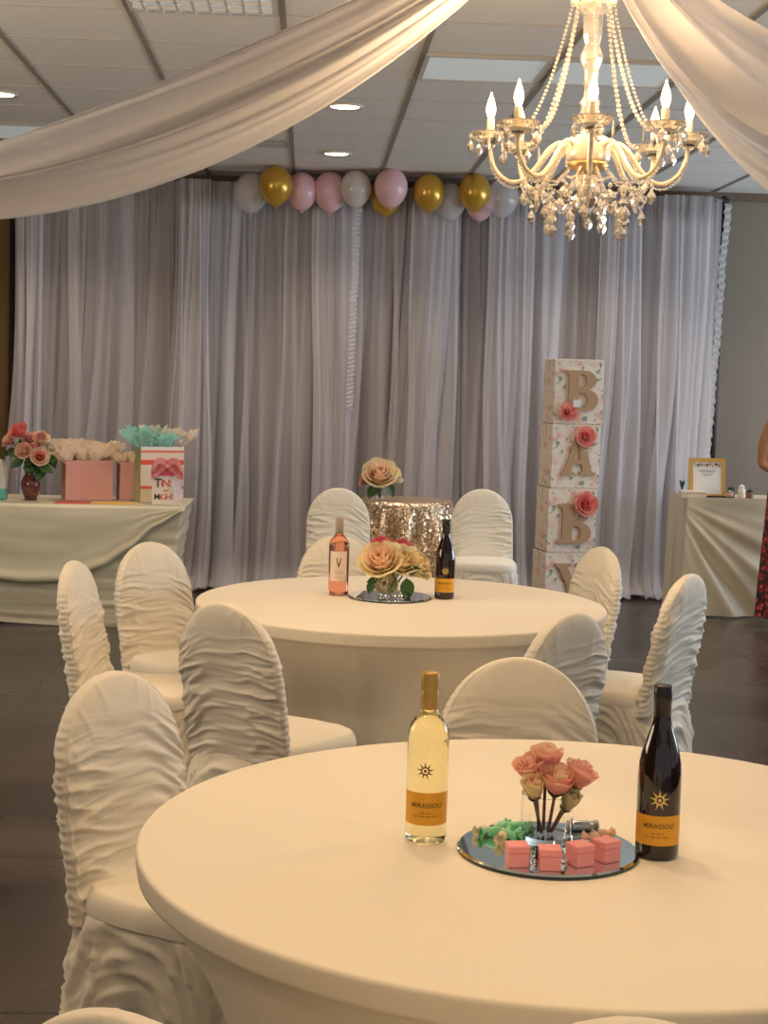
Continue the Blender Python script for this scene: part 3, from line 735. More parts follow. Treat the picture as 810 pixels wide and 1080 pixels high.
M().lathe([(.0001, .74), (.29, .74), (.29, .765), (.0001, .765)], 48, capb=False, capt=False).build('tabletop', mat('plywood_round', (.5, .38, .22), .6), t)
M().tube([(0, 0, 0), (0, 0, .74)], .03, 12).build('pedestal', CHROME, t)
glass_vase(.49, 10.2, .777, .030, .085, 'small clear glass vase on the sequin table')
G = 'roses in the small vase on the sequin table'
rose((.49, 10.18, .935), .105, 'large blush cream rose topping the vase on the sequin table', G, (.49, 10.2, .79), 31, .9, (-.05, -.75, .7), PEACHP, CREAMP, rings=5, stem=STEMG,
     leaves=((-.04, -.04, -.06, -.4, -.1, -1, .10), (-.01, -.05, -.07, -.3, -.2, -.5, .07), (.05, -.02, -.05, .5, 0, -1, .10)))
rose((.415, 10.20, .915), .065, 'small deep pink rose at the left of the sequin table vase', G, (.485, 10.2, .79), 32, .7, (-.8, -.3, .5), DEEPP, DUSKY, stem=STEMG)
rose((.560, 10.2, .94), .078, 'yellow cream rose at the right of the sequin table vase', G, (.495, 10.2, .79), 33, .8, (.6, -.4, .6), CREAMP, IVORY, stem=STEMG)

# ============================================================ GIFT TABLE (left)
GX0, GX1, GY0, GY1, GZ = -2.75, -.75, 9.5, 10.25, .745
t = thing('gift_table', 'long gift table at the left with swagged ivory satin cloth', 'table', (0, 0, 0))
M().box(GX0, GX1, GY0, GY1, GZ - .03, GZ - .004, bev=.004).build('tabletop', mat('laminate', (.55, .5, .42), .6), t, smooth=False)
for x in (GX0 + .15, GX1 - .15):
    for y in (GY0 + .12, GY1 - .12): M().tube([(x, y, 0), (x, y, GZ - .03)], .015, 8).build('leg', CHROME, t)
def under(s, v):
    # perimeter: left end, front, right end; horizontally ruched skirt
    per = s * 3.5
    z = (GZ - .012) * (1 - v) + .03 * v
    tap = .10 * v ** .8
    if per < .75: x, y, nx, ny = GX0, GY1 - per, -1, 0
    elif per < 2.75: x, y, nx, ny = GX0 + (per - .75), GY0, 0, -1
    else: x, y, nx, ny = GX1, GY0 + (per - 2.75), 1, 0
    f_ = .014 * nz(per * 1.2 + v * 1.5, z * 22 - .8 * (per - 1.5) ** 2 * .4, 3) * sst(0, .2, v) + .01 * nz(per * .8, z * 40, 8) * sst(.3, .7, v)
    if nx: x += nx * (f_) - nx * tap * .9
    else:
        y += ny * f_; k = (x - (GX0 + GX1) / 2) / ((GX1 - GX0) / 2); x -= k * abs(k) ** 3 * tap
    return (x, y - .008, z + (.03 * sin(per * 2.1) * v))
m = M(); m.grid(under, 240, 60); m.build('ruched_skirt', SATIN, t)
def swag_hem(x):
    pts = [(-2.75, .55), (-2.3, .36), (-1.87, .285), (-1.71, .27), (-1.47, .28), (-1.24, .38), (-1.08, .49), (-.93, .63), (-.75, .735)]
    for (a, b), (c, d) in zip(pts, pts[1:]):
        if a <= x <= c: q = (x - a) / (c - a); q = q * q * (3 - 2 * q) * .4 + q * .6; return b + (d - b) * q
    return .73
m = M()
def over(s, v):
    x = GX0 - .01 + (GX1 - GX0 + .02) * s
    if v < .35: q = v / .35; return (x, GY1 - (GY1 - GY0 + .012) * q, GZ + .002)
    q = (v - .35) / .65; zb = swag_hem(x); y = GY0 - .02 - .012 * min(1, q * 8) - .02 * q * (GZ - zb)
    y += .008 * nz(s * 5, q * 5, 2) - .030 * exp(-((q - .95) / .06) ** 2)
    return (x, y, (GZ + .002) + (zb - GZ) * q)
m.grid(over, 120, 50); o = m.build('satin_overlay', SATIN, t); solid(o, .004)

def gift_bag(x, y, w_, d_, h_, label, mt, side_mt, rz=0.0, handle=None):
    t = thing('gift_bag', label, 'gift bag', (x, y, GZ + .008), rz, 'gift bags on the gift table')
    m = M(); th = .0015; w2, d2 = w_ / 2, d_ / 2
    m.use(mt); m.box(-w2, w2, -d2, -d2 + th, 0, h_).box(-w2, w2, d2 - th, d2, 0, h_).box(-w2, w2, -d2, d2, 0, th)
    m.use(side_mt)
    for sx in (-1, 1):   # gusseted sides
        m.grid(lambda s, v: (sx * (w2 - .018 * (1 - abs(s * 2 - 1)) * v), -d2 + d_ * s, h_ * v), 2, 6)
    m.build('bag_body', None, t, smooth=False)
    if handle:
        for yy in (-d2, d2):
            M().tube([(-w_ * .2, yy, h_ - .01), (-w_ * .18, yy, h_ + .04), (-w_ * .08, yy, h_ + .075), (w_ * .08, yy, h_ + .075), (w_ * .18, yy, h_ + .04), (w_ * .2, yy, h_ - .01)], .0025, 6).build('handle', handle, t)
    return t
def tissue(t, w_, d_, h_, mats, n, seed, up=.12):
    rnd = random.Random(seed)
    for k in range(n):
        m = M(); bx = rnd.uniform(-w_ * .42, w_ * .42); by = rnd.uniform(-d_ * .4, d_ * .4); a0 = rnd.uniform(0, 6.3); lean = rnd.uniform(.2, .6) * (1 if bx > 0 else -1)
        hgt = up * rnd.uniform(.65, 1.1); sp = rnd.uniform(.06, .10)
        def fn(s, v):
            a = a0 + s * 2 * pi; rad = .012 + sp * v ** 1.1 * (1 + .25 * sin(a * 3 + k))
            tip = .35 * abs(sin(a * 2.5 + k)) + .65
            return (bx + rad * cos(a) + lean * .09 * v + .014 * nz(s * 8, v * 5, k + seed), by + rad * sin(a) * .7 + .014 * nz(s * 8, v * 5, k + 30 + seed), h_ - .03 + (hgt + .03) * v * tip + .012 * nz(s * 11, v * 6, k + 60))
        m.grid(fn, 18, 7); m.build('tissue_paper', mats[k % len(mats)], t, smooth=False)
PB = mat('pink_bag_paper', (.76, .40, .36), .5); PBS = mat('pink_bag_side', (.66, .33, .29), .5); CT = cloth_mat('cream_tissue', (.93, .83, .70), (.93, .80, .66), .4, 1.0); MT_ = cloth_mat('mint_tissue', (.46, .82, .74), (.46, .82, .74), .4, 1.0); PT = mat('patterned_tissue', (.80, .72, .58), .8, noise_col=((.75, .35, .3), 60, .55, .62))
b = gift_bag(-1.405, 9.93, .30, .16, .255, 'wide pink gift bag with cream tissue, middle of the gift table', PB, PBS, .34); tissue(b, .30, .16, .255, [CT], 12, 5, .13)
b = gift_bag(-1.165, 10.0, .10, .14, .245, 'narrow pink gift bag squeezed behind the striped one', PB, PBS, .3); tissue(b, .08, .12, .245, [CT], 3, 9, .10)
def stripes():
    m = mat('striped_bag_paper', (.85, .78, .66), .5); nt = m.node_tree; b = nt.nodes['Principled BSDF']
    tc = nt.nodes.new('ShaderNodeTexCoord'); sp = nt.nodes.new('ShaderNodeSeparateXYZ'); nt.links.new(tc.outputs['Object'], sp.inputs[0])
    rp = nt.nodes.new('ShaderNodeValToRGB'); rp.color_ramp.interpolation = 'CONSTANT'
    mr = nt.nodes.new('ShaderNodeMapRange'); mr.inputs[2].default_value = .375; nt.links.new(sp.outputs['Z'], mr.inputs[0]); nt.links.new(mr.outputs[0], rp.inputs[0])
    E = [(0, (.80, .66, .46)), (.18, (.80, .66, .46)), (.23, (.80, .13, .07)), (.28, (.83, .74, .62)), (.60, (.83, .78, .70)), (.635, (.82, .12, .06)), (.72, (.86, .72, .6)), (.84, (.84, .2, .14)), (.88, (.86, .84, .78)), (.96, (.85, .9, .9))]
    cr = rp.color_ramp
    while len(cr.elements) < len(E): cr.elements.new(.5)
    for e, (p, c) in zip(cr.elements, E): e.position = p
    for e, (p, c) in zip(cr.elements, E): e.color = (*c, 1)
    nt.links.new(rp.outputs[0], b.inputs['Base Color']); return m
OLIVE = mat('olive_bag_side', (.42, .46, .26), .6)
b = gift_bag(-.945, 9.90, .28, .17, .355, 'tall red-striped gift bag stuffed with mint and cream tissue', stripes(), OLIVE, .36); tissue(b, .30, .17, .355, [MT_, PT, MT_, CT], 13, 21, .13)
# small lettered bag with a bow
WB = mat('white_bag_paper', (.86, .76, .68), .5)
b = gift_bag(-.87, 9.665, .185, .09, .235, 'small white lettered gift bag with a big coral bow', WB, WB, .08)
PINKT = mat('hot_pink_card', (.85, .10, .18), .5); TULLE = mat('coral_tulle', (.88, .32, .32), .6); LIL = mat('lilac_tissue', (.80, .74, .84), .7)
M().box(-.055, .055, -.052, -.048, .185, .245, bev=.001).build('pink_flap', PINKT, b, smooth=False)
m = M()
for sx in (-1, 1):
    for q in range(3):
        m.grid(lambda s, v: (sx * (.01 + .085 * sin(pi * v) ** .8 * (.75 + .15 * q)) * 1.0, -.06 - .02 * sin(2 * pi * v) - .008 * q, .235 + .055 * sin(2 * pi * v + q * .5) * (.8) + .012 * (s - .5) * 3 + .006 * nz(s * 6, v * 7, q)), 4, 16)
for sx in (-1, 1): m.grid(lambda s, v: (sx * (.02 + .07 * v) + (s - .5) * .03, -.062 - .004 * sin(v * 9), .235 - .07 * v), 3, 8)
m.ball((0, -.065, .24), .014); m.build('bow', TULLE, b)
m = M(); m.grid(lambda s, v: (.035 + .055 * s + .01 * sin(v * 7), -.055 - .01 * nz(s * 6, v * 6), .03 + .165 * v * (1 - .15 * abs(s - .4))), 8, 14); m.build('ribbon_tail', LIL, b)
def bag_text(parts, z, size):
    x = 0
    for ch, mt, px, sc in parts:
        P, F = text_mesh(ch, size * sc, 0, .0009); m = M(); add_pf(m, P, F, lambda p: (px + p.x, -.0462, z + p.y)); m.build('lettering', mt, b, smooth=False)
K = mat('black_print', (.06, .045, .04), .6); RD = mat('red_print', (.65, .08, .10), .6); OC = mat('ochre_print', (.70, .30, .06), .6)
bag_text([('T', K, -.055, 1.25), ('i', RD, -.030, 1.0), ('N', RD, -.006, 1.0), ('Y', OC, .026, 1.0)], .135, .062)
bag_text([('and', OC, -.005, 1.0)], .092, .022)
bag_text([('M', K, -.060, 1), ('i', RD, -.038, 1), ('G', OC, -.018, 1), ('H', RD, .010, 1), ('T', OC, .034, 1), ('Y', K, .056, 1)], .050, .050)
# vase of roses
def flower_vase():
    t = thing('flower_vase', 'maroon glass vase of pink roses on the gift table', 'vase', (-1.735, 9.78, GZ + .008))
    pr = [(.0001, 0), (.038, 0), (.046, .03), (.060, .08), (.062, .105), (.052, .135), (.038, .160), (.036, .175), (.046, .20), (.050, .21), (.046, .209), (.034, .175), (.05, .10), (.036, .012), (.0001, .012)]
    M().lathe(pr, 36, None, False, False).build('vessel', mat('maroon_glass', (.20, .05, .05), .12, Coat_Weight=.5, Transmission_Weight=.25), t)
flower_vase()
G = 'flowers in the maroon vase on the gift table'; vb = (-1.735, 9.78, .95)
fl = [((-1.80, 9.74, 1.185), .056, (-.4, -.7, .7), CORAL, CORAL, 'bright coral rose at the top left of the maroon vase'), ((-1.765, 9.70, 1.065), .048, (-.1, -.9, .3), PEACHP, PINKP, 'salmon rose low at the left of the maroon vase'),
      ((-1.665, 9.70, 1.03), .054, (.2, -.9, .3), CORAL, PEACHP, 'open pink rose low at the right of the maroon vase'), ((-1.74, 9.74, 1.135), .042, (0, -.8, .6), DUSKY, PINKP, 'dusky pink bloom at the middle of the maroon vase'),
      ((-1.67, 9.76, 1.14), .050, (.2, -.6, .8), DUSKY, PEACHP, 'dusky rose at the upper right of the maroon vase'), ((-1.61, 9.75, 1.09), .042, (.6, -.6, .5), IVORY, IVORY, 'ivory bloom at the right of the maroon vase'),
      ((-1.87, 9.77, 1.125), .045, (-.7, -.5, .5), PEACHP, PINKP, 'peach bloom cut by the left edge above the maroon vase'), ((-1.70, 9.72, 1.09), .036, (0, -.8, .5), PINKP, DUSKY, 'small blush bloom between the roses of the maroon vase')]
for i, (p, rr, ax, a, bb, lb) in enumerate(fl):
    lv = ((0, .0, -.05, random.Random(i).uniform(-1, 1), -.3, -.5, .10), (0.02, .02, -.06, random.Random(i + 9).uniform(-1, 1), -.2, -.3, .11), (0, .02, -.07, random.Random(i + 5).uniform(-1, 1), -.3, -.1, .09))
    rose(p, rr, lb, G, vb, 40 + i, .85, ax, a, bb, STEMG, lv, 4)
def env(x, y, w_, d_, rz, mt, lb):
    t = thing('envelope', lb, 'envelope', (x, y, GZ + .0065), rz)
    M().box(-w_ / 2, w_ / 2, -d_ / 2, d_ / 2, 0, .004, bev=.0008).build('envelope_body', mt, t, smooth=False)
    m = M(); m.v += [(-w_ / 2, d_ / 2, .0045), (w_ / 2, d_ / 2, .0045), (0, -.1 * d_, .0050)]; m.face((0, 2, 1)); m.build('flap', mt, t, smooth=False)
env(-1.45, 9.66, .22, .16, .05, mat('red_envelope_paper', (.66, .10, .09), .6), 'red envelope lying on the gift table before the pink bag')
env(-1.20, 9.67, .25, .15, -.1, mat('yellow_envelope_paper', (.82, .50, .10), .6), 'orange yellow envelope lying on the gift table beside the striped bag')
t = thing('plastic_tumbler', 'pale container with teal base at the left edge of the gift table', 'container', (-1.925, 9.78, GZ + .008))
M().lathe([(.04, 0), (.045, .01), (.045, .07)], 24, capt=False).build('teal_base', mat('teal_plastic', (.12, .45, .40), .4), t)
M().lathe([(.044, .07), (.043, .2), (.03, .235), (.015, .25), (.0001, .255)], 24, capb=False, capt=False).build('pale_body', mat('pale_plastic', (.62, .62, .55), .3), t)

# ============================================================ BABY BOXES
def floral():
    m = mat('floral_paper', (.84, .78, .68), .6); nt = m.node_tree; b = nt.nodes['Principled BSDF']
    tc = nt.nodes.new('ShaderNodeTexCoord')
    def layer(prev, scale, thr, col, kind, sh):
        mp = nt.nodes.new('ShaderNodeMapping'); mp.inputs['Location'].default_value = (sh, sh * .7, sh * 1.3)
        nt.links.new(tc.outputs['Object'], mp.inputs[0])
        if kind == 'v': v = nt.nodes.new('ShaderNodeTexVoronoi'); v.inputs['Scale'].default_value = scale; out = v.outputs['Distance']
        else: v = nt.nodes.new('ShaderNodeTexNoise'); v.inputs['Scale'].default_value = scale; out = v.outputs[0]
        nt.links.new(mp.outputs[0], v.inputs['Vector'])
        r_ = nt.nodes.new('ShaderNodeMapRange'); r_.inputs[1].default_value = thr; r_.inputs[2].default_value = thr + (.12 if kind == 'v' else .05)
        r_.inputs[3].default_value = 1 if kind == 'v' else 0; r_.inputs[4].default_value = 0 if kind == 'v' else 1
        nt.links.new(out, r_.inputs[0]); mx = nt.nodes.new('ShaderNodeMix'); mx.data_type = 'RGBA'
        nt.links.new(r_.outputs[0], mx.inputs[0]); nt.links.new(prev, mx.inputs[6]) if prev else mx.inputs[6].__setattr__('default_value', (.80, .73, .62, 1))
        mx.inputs[7].default_value = (*col, 1); return mx.outputs[2]
    a = layer(None, 13, .34, (.82, .60, .54), 'v', 0); a = layer(a, 13, .14, (.74, .42, .38), 'v', 0); a = layer(a, 21, .20, (.80, .62, .52), 'v', 4)
    a = layer(a, 26, .61, (.25, .33, .26), 'n', 3); a = layer(a, 17, .68, (.78, .62, .42), 'n', 7)
    nt.links.new(a, b.inputs['Base Color']); return m
FLORAL = floral(); KRAFT = mat('kraft_letter', (.46, .30, .17), .75, bump=(80, .2, .002)); EDGE = mat('pale_box_edge', (.80, .70, .58), .6)
def letter_curve(ch, w_, h_, depth):
    """slab serif capital drawn as filled outlines"""
    def arc(cx, cy, rx, ry, a0, a1, n=12): return [(cx + rx * cos(a0 + (a1 - a0) * k / n), cy + ry * sin(a0 + (a1 - a0) * k / n)) for k in range(n + 1)]
    H_ = pi / 2
    if ch == 'B':
        outer = [(-.5, .5), (-.5, .43), (-.38, .40), (-.38, -.40), (-.5, -.43), (-.5, -.5), (.10, -.5)] + arc(.14, -.235, .36, .265, -H_, H_)[:-1] + [(.26, .03)] + arc(.10, .265, .33, .235, -H_ + .3, H_) + []
        holes = [[(-.08, .09)] + [(.0, .09)] + arc(.02, .25, .12, .16, -H_, H_) + [(-.08, .41)], [(-.08, -.42), (.0, -.42)] + arc(.04, -.235, .14, .185, -H_, H_) + [(-.08, -.05)]]
    elif ch == 'A':
        outer = [(-.10, .5), (.14, .5), (.40, -.40), (.52, -.43), (.52, -.5), (.04, -.5), (.04, -.43), (.13, -.40), (.09, -.22), (-.18, -.22), (-.22, -.40), (-.12, -.43), (-.12, -.5), (-.52, -.5), (-.52, -.43), (-.42, -.40)]
        holes = [[(-.14, -.10), (.06, -.10), (-.02, .26)]]
    else:
        outer = [(-.52, .5), (-.04, .5), (-.04, .43), (-.14, .40), (.05, .05), (.22, .40), (.12, .43), (.12, .5), (.52, .5), (.52, .43), (.42, .40), (.13, -.08), (.13, -.40), (.24, -.43), (.24, -.5), (-.26, -.5), (-.26, -.43), (-.14, -.40), (-.14, -.08), (-.42, .40), (-.52, .43)]
        holes = []
    cu = bpy.data.curves.new('letter', 'CURVE'); cu.dimensions = '2D'; cu.fill_mode = 'BOTH'; cu.extrude = depth / 2
    for loop in [outer] + holes:
        sp = cu.splines.new('POLY'); sp.points.add(len(loop) - 1)
        for p, (x, y) in zip(sp.points, loop): p.co = (x * w_, y * h_, 0, 1)
        sp.use_cyclic_u = True
    o = bpy.data.objects.new('tmp', cu); COL.objects.link(o); bpy.context.view_layer.update()
    me = bpy.data.meshes.new_from_object(o.evaluated_get(bpy.context.evaluated_depsgraph_get()))
    P = [v.co.copy() for v in me.vertices]; F = [tuple(p.vertices) for p in me.polygons]
    bpy.data.objects.remove(o); bpy.data.curves.remove(cu); bpy.data.meshes.remove(me); return P, F
BW, BD, BH = .345, .26, .435
boxes = [('Y', .0, 0, 'floral box with letter Y, bottom of the letter tower'), ('B', .4355, 0, 'floral box with letter B and coral flower, second from the bottom'),
         ('A', .871, 0, 'floral box with letter A, second from the top'), ('B', 1.3065, 0, 'floral box with letter B on top of the letter tower')]
for i, (ch, z, _, lb) in enumerate(boxes):
    ang = (.20, .17, .17, .12)[i]
    t = thing('letter_box', lb, 'box', (1.775 + .010 * i, 10.45 , z), ang, 'stacked floral letter boxes')
    M().box(-BW / 2, BW / 2, -BD / 2, BD / 2, 0.001, BH, bev=.004).build('box_body', FLORAL, t, smooth=False)
    e = M()
    e.box(-BW / 2 - .001, BW / 2 + .001, -BD / 2 - .002, BD / 2 + .001, BH - .012, BH, bev=.002)
    e.build('box_rim', EDGE, t, smooth=False)
    P, F = letter_curve(ch, .235, .27, .02); m = M()
    add_pf(m, P, F, lambda p: (.015 + p.x, -BD / 2 - .012 + p.z * -1, BH * .52 - (.0 if i != 1 else .03) + p.y)); fo = m.build('letter', KRAFT, t, smooth=False)
def paper_flower(t, x, z, rr, mt, seed):
    m = M(); rose_head(m, (x, -BD / 2 - rr * .5 - .01, z), rr, .95, seed, (.05, -1, .15), mt, mt, 4, .7); m.build('paper_flower', None, t)
bt = [o for o in bpy.data.objects if o.name.startswith('letter_box')]
bt.sort(key=lambda o: o.location.z)
paper_flower(bt[3], -.08, .085, .050, CORAL, 61); paper_flower(bt[3], -.035, .062, .036, PINKP, 62)
m = M(); m.box(-.095 + .05, -.045 + .05 - .0, -BD / 2 - .03, -BD / 2 - .024, .115, .165); m.build('white_tag', WHITEPLAS, bt[3], smooth=False)
paper_flower(bt[2], .055, .355, .060, CORAL, 63); paper_flower(bt[2], .055, .285, .028, IVORY, 64)
paper_flower(bt[1], .085, .335, .070, CORAL, 65)
m = M(); m.grid(lambda s, v: (.075 + .03 * v + (s - .5) * .03 * sin(pi * v), -BD / 2 - .015, .275 - .05 * v), 4, 6); m.build('paper_leaf', LEAF, bt[1])

# ============================================================ BALLOONS
GOLDB = mat('gold_balloon', (.62, .36, .04), .28, .45, Coat_Weight=.4); PINKB = mat('pink_balloon', (.80, .50, .55), .35, Coat_Weight=.3)
WHB = mat('pearl_clear_balloon', (.86, .84, .86), .12, Alpha=.42, Coat_Weight=1.0); PEARLB = mat('pearl_balloon', (.78, .74, .72), .22, Alpha=.80, Coat_Weight=.8)
def balloon(x, y, z, rr, mt, lb):
    t = thing('balloon', lb, 'balloon', (x, y, z), 0, 'balloons along the top of the backdrop')
    prof = []
    for k in range(25):
        a = pi * k / 24; zz = -cos(a); rad = sin(a) * (1 - .0 * zz)
        if zz < 0: rad *= 1 - .12 * zz * zz; zz *= 1.28
        else: zz *= 1.10
        prof.append((max(rad * rr, 1e-5), zz * rr))
    M().lathe(prof, 32, None, False, False).build('latex', mt, t)
    M().lathe([(.004, -1.26 * rr), (.006, -1.30 * rr), (.013, -1.37 * rr), (.011, -1.375 * rr)], 10).build('knot', mt, t)
    M().tube([(0, 0, -1.31 * rr), (.012, .02, -1.33 * rr), (.014, .1, -1.1 * rr), (.01, 11.40 - y, ROD_Z - z)], .0012, 5).build('string', WHITEPLAS, t)
BY = 11.13
for x, dy, z, mt, lb, rr in ((-.44, .02, 2.880, WHB, 'clear pearly balloon at the left end of the row', .122), (-.262, -.12, 2.920, GOLDB, 'leftmost of the gold balloons under the ceiling', .119), (-.08, .03, 2.905, PINKB, 'pink balloon right of the leftmost gold one', .115),
                         (.125, .04, 2.91, PINKB, 'pink balloon left of the pearl one', .122), (.305, -.06, 2.925, PEARLB, 'pearl white balloon between two pink ones', .112), (.55, -.14, 2.93, PINKB, 'large pink balloon in front of a gold one', .118),
                         (.525, .1, 2.895, GOLDB, 'gold balloon hidden behind the large pink one', .118), (.825, -.05, 2.915, GOLDB, 'gold balloon in the middle of the row, standing alone', .114), (.99, .06, 2.870, WHB, 'clear balloon between two gold ones', .115),
                         (1.15, -.08, 2.925, GOLDB, 'rightmost of the gold balloons under the ceiling', .114), (1.21, .11, 2.875, PINKB, 'pink balloon peeking from behind the rightmost gold one', .11), (1.36, 0, 2.900, WHB, 'clear balloon at the right end of the row beside the chandelier', .118)):
    balloon(x, BY + dy, z, rr, mt, lb)

# ============================================================ RIGHT TABLE
RX0, RX1, RY0, RY1, RZ = 2.62, 3.62, 10.38, 10.95, .815
t = thing('display_table', 'table at the right under a cream cloth hanging in diagonal folds', 'table', (0, 0, 0))
M().box(RX0 + .01, RX1 - .01, RY0 + .01, RY1 - .01, RZ - .03, RZ - .006).build('tabletop', mat('laminate_right', (.55, .5, .42), .6), t, smooth=False)
for x in (RX0 + .1, RX1 - .1):
    for y in (RY0 + .1, RY1 - .1): M().tube([(x, y, 0), (x, y, RZ - .03)], .015, 8).build('leg', CHROME, t)
m = M(); m.grid(lambda s, v: (RX0 - .008 + (RX1 - RX0 + .016) * s, RY0 - .008 + (RY1 - RY0 + .016) * v, RZ), 4, 4)
def rc(s, v):
    per = s * 1.56     # left side (.57) then front (1.0)
    fr = per >= .56
    dx = max(0, per - .56); dz = (RZ - .0) * v
    ang = atan2(dz, dx + .12)
    rad = sqrt((dx + .12) ** 2 + dz ** 2)
    f_ = .030 * (sin(ang * 17 + rad * 2.0) * .6 + .5 * sin(ang * 31)) * sst(.05, .5, rad) * exp(-((ang - .95) / .5) ** 2) + .01 * nz(dx * 3, v * 4, 5)
    zz = RZ * (1 - v) + .014
    if fr:
        x = RX0 - .008 + dx; y = RY0 - .008 - f_ - .02 * v
        x -= .02 * v * exp(-dx * 6)
    else: x = RX0 - .008 - .02 * v - .012 * sin(per * 25) * v; y = RY0 - .008 + (.56 - per)
    return (x, y, zz if zz > .014 else .014)
m.grid(rc, 200, 60); m.build('draped_cloth', mat('cream_table_satin', (.66, .61, .46), .45), t)
# framed sign
GF = mat('gold_frame', (.82, .50, .12), .35, .55)
t = thing('framed_sign', 'gold framed white sign standing on the right table', 'sign', (2.775, 10.50, RZ + .002), .03)
T = Matrix.Rotation(radians(-8), 4, 'X'); fw, fh = .128, .275
m = M()
for a in ((-fw, fw, 0, .026), (-fw, fw, fh - .026, fh), (-fw, -fw + .026, .026, fh - .026), (fw - .026, fw, .026, fh - .026)): m.box(a[0], a[1], -.008, .008, a[2], a[3], T)
m.build('frame', GF, t, smooth=False)
M().box(-fw + .02, fw - .02, -.002, .004, .02, fh - .02, T).build('paper', mat('white_card', (.80, .80, .78), .6), t, smooth=False)
M().box(-.02, .02, -.003, .003, 0, .17, Matrix.Translation((0, .085, 0)) @ Matrix.Rotation(radians(14), 4, 'X')).build('easel_back', KRAFT, t, smooth=False)
m = M(); rnd = random.Random(4)
for row, (z0, x0, x1) in enumerate(((.185, -.06, .06), (.160, -.032, .032))):
    pts = []; n = int((x1 - x0) / .004)
    for k in range(n + 1): pts.append(T @ Vector((x0 + (x1 - x0) * k / n, -.004, z0 + .008 * sin(k * 1.35) * rnd.uniform(.5, 1.2))))
    m.tube(pts, .0012, 5)
m.build('handwriting', mat('grey_ink', (.25, .27, .32), .6), t)
m = M()
for k in range(9):
    x = -.085 + k * .021
    m.use((PINKP, LEAF, DUSKY)[k % 3]); p = T @ Vector((x, -.004, .238 - .012 * abs(sin(k * 1.3)))); m.ball(p, .009, 8, 5)
m.build('printed_blossoms', None, t)
t = thing('paper_box', 'low cream box in front of the framed sign', 'box', (2.655, 10.425, RZ + .001), 0)
M().box(-.085, .085, -.03, .05, 0, .035, bev=.002).build('box_base', mat('cream_card', (.78, .70, .58), .6), t, smooth=False)
M().box(-.087, .087, -.032, .052, .036, .052, bev=.002).build('lid', mat('cream_card_lid', (.80, .73, .62), .6), t, smooth=False)
t = thing('dark_tray', 'flat dark tray lying beside the framed sign', 'tray', (2.84, 10.42, RZ + .001), .1)
M().box(-.09, .09, -.03, .05, 0, .010, bev=.002).build('tray_base', mat('dark_tray_paint', (.05, .02, .02), .4), t, smooth=False)
m = M()
for a in ((-.09, .09, -.03, -.025), (-.09, .09, .045, .05), (-.09, -.085, -.025, .045), (.085, .09, -.025, .045)): m.box(*a, .010, .018)
m.build('rim', BLACK, t, smooth=False)
t = thing('potted_plant', 'tiny dark green plant at the left end of the right table', 'plant', (2.62, 10.60, RZ + .001))
M().lathe([(.018, 0), (.025, .045)], 16).build('pot', IVORY, t)
m = M()
for k in range(14):
    a = k * 2.4; m.grid(lambda s, v: ((.02 * v * cos(a)) + .006 * (s - .5) * sin(a), .02 * v * sin(a) + .006 * (s - .5) * cos(a), .045 + .07 * v * (1 - .3 * (k % 3) / 3)), 2, 4)
m.build('foliage', LEAF, t)
jar_m = [(mat('small_jar_pink', (.6, .33, .28), .4), 'small dusty pink jar among the trinkets right of the sign', 2.925, 10.47), (mat('small_jar_white', (.75, .72, .66), .4), 'small white lidded jar, tallest of the trinkets', 3.02, 10.52),
         (mat('small_jar_brown', (.22, .10, .06), .3), 'small brown jar near the woman in the dress', 3.055, 10.44), (mat('small_jar_black', (.05, .05, .05), .3), 'small dark jar behind the trinkets on the right table', 2.97, 10.6)]
for i, (mt, lb, x, y) in enumerate(jar_m):
    t = thing('small_jar', lb, 'jar', (x, y, RZ + .001), 0, 'trinkets on the right table'); h_ = (.05, .085, .06, .07)[i]
    M().lathe([(.022, 0), (.026, .005), (.026, h_ * .75), (.018, h_ * .85)], 18).build('jar_body', mt, t)
    M().lathe([(.021, h_ * .85), (.022, h_), (.012, h_ + .004), (.006, h_ + .012)], 18).build('lid', (CHROME, WHITEPLAS, BLACK, LEAF)[i], t)

# ============================================================ PERSON
def loft(m, rings, n=24, cap=True):
    b = len(m.v)
    for (cx, cy, cz, rx, ry) in rings:
        for i in range(n): a = 2 * pi * i / n; m.v.append((cx + rx * cos(a), cy + ry * sin(a), cz))
    for j in range(len(rings) - 1):
        for i in range(n): k = (i + 1) % n; m.face((b + j * n + i, b + j * n + k, b + (j + 1) * n + k, b + (j + 1) * n + i))
    if cap: m.face([b + i for i in range(n)][::-1]); m.face([b + (len(rings) - 1) * n + i for i in range(n)])
SKIN = mat('brown_skin', (.36, .16, .075), .5, Subsurface_Weight=.05); HAIR = mat('dark_hair', (.015, .010, .008), .5, bump=((20, 20, 4), .6, .01))
def dress_mat():
    m = mat('dark_red_floral', (.03, .012, .014), .7); nt = m.node_tree; b = nt.nodes['Principled BSDF']
    tc = nt.nodes.new('ShaderNodeTexCoord'); v = nt.nodes.new('ShaderNodeTexVoronoi'); v.inputs['Scale'].default_value = 30; nt.links.new(tc.outputs['Object'], v.inputs['Vector'])
    rp = nt.nodes.new('ShaderNodeValToRGB'); cr = rp.color_ramp; cr.elements[0].position = .0; cr.elements[0].color = (.75, .35, .30, 1)
    cr.elements[1].position = .62; cr.elements[1].color = (.02, .012, .014, 1); e = cr.elements.new(.25); e.color = (.45, .03, .03, 1); e = cr.elements.new(.45); e.color = (.22, .02, .025, 1)
    nt.links.new(v.outputs['Distance'], rp.inputs[0]); nt.links.new(rp.outputs[0], b.inputs['Base Color']); return m
PX, PY = 3.235, 10.02
per = thing('person', 'woman in a long dark red floral dress at the right edge, arm bent', 'person', (PX, PY, 0), radians(12))
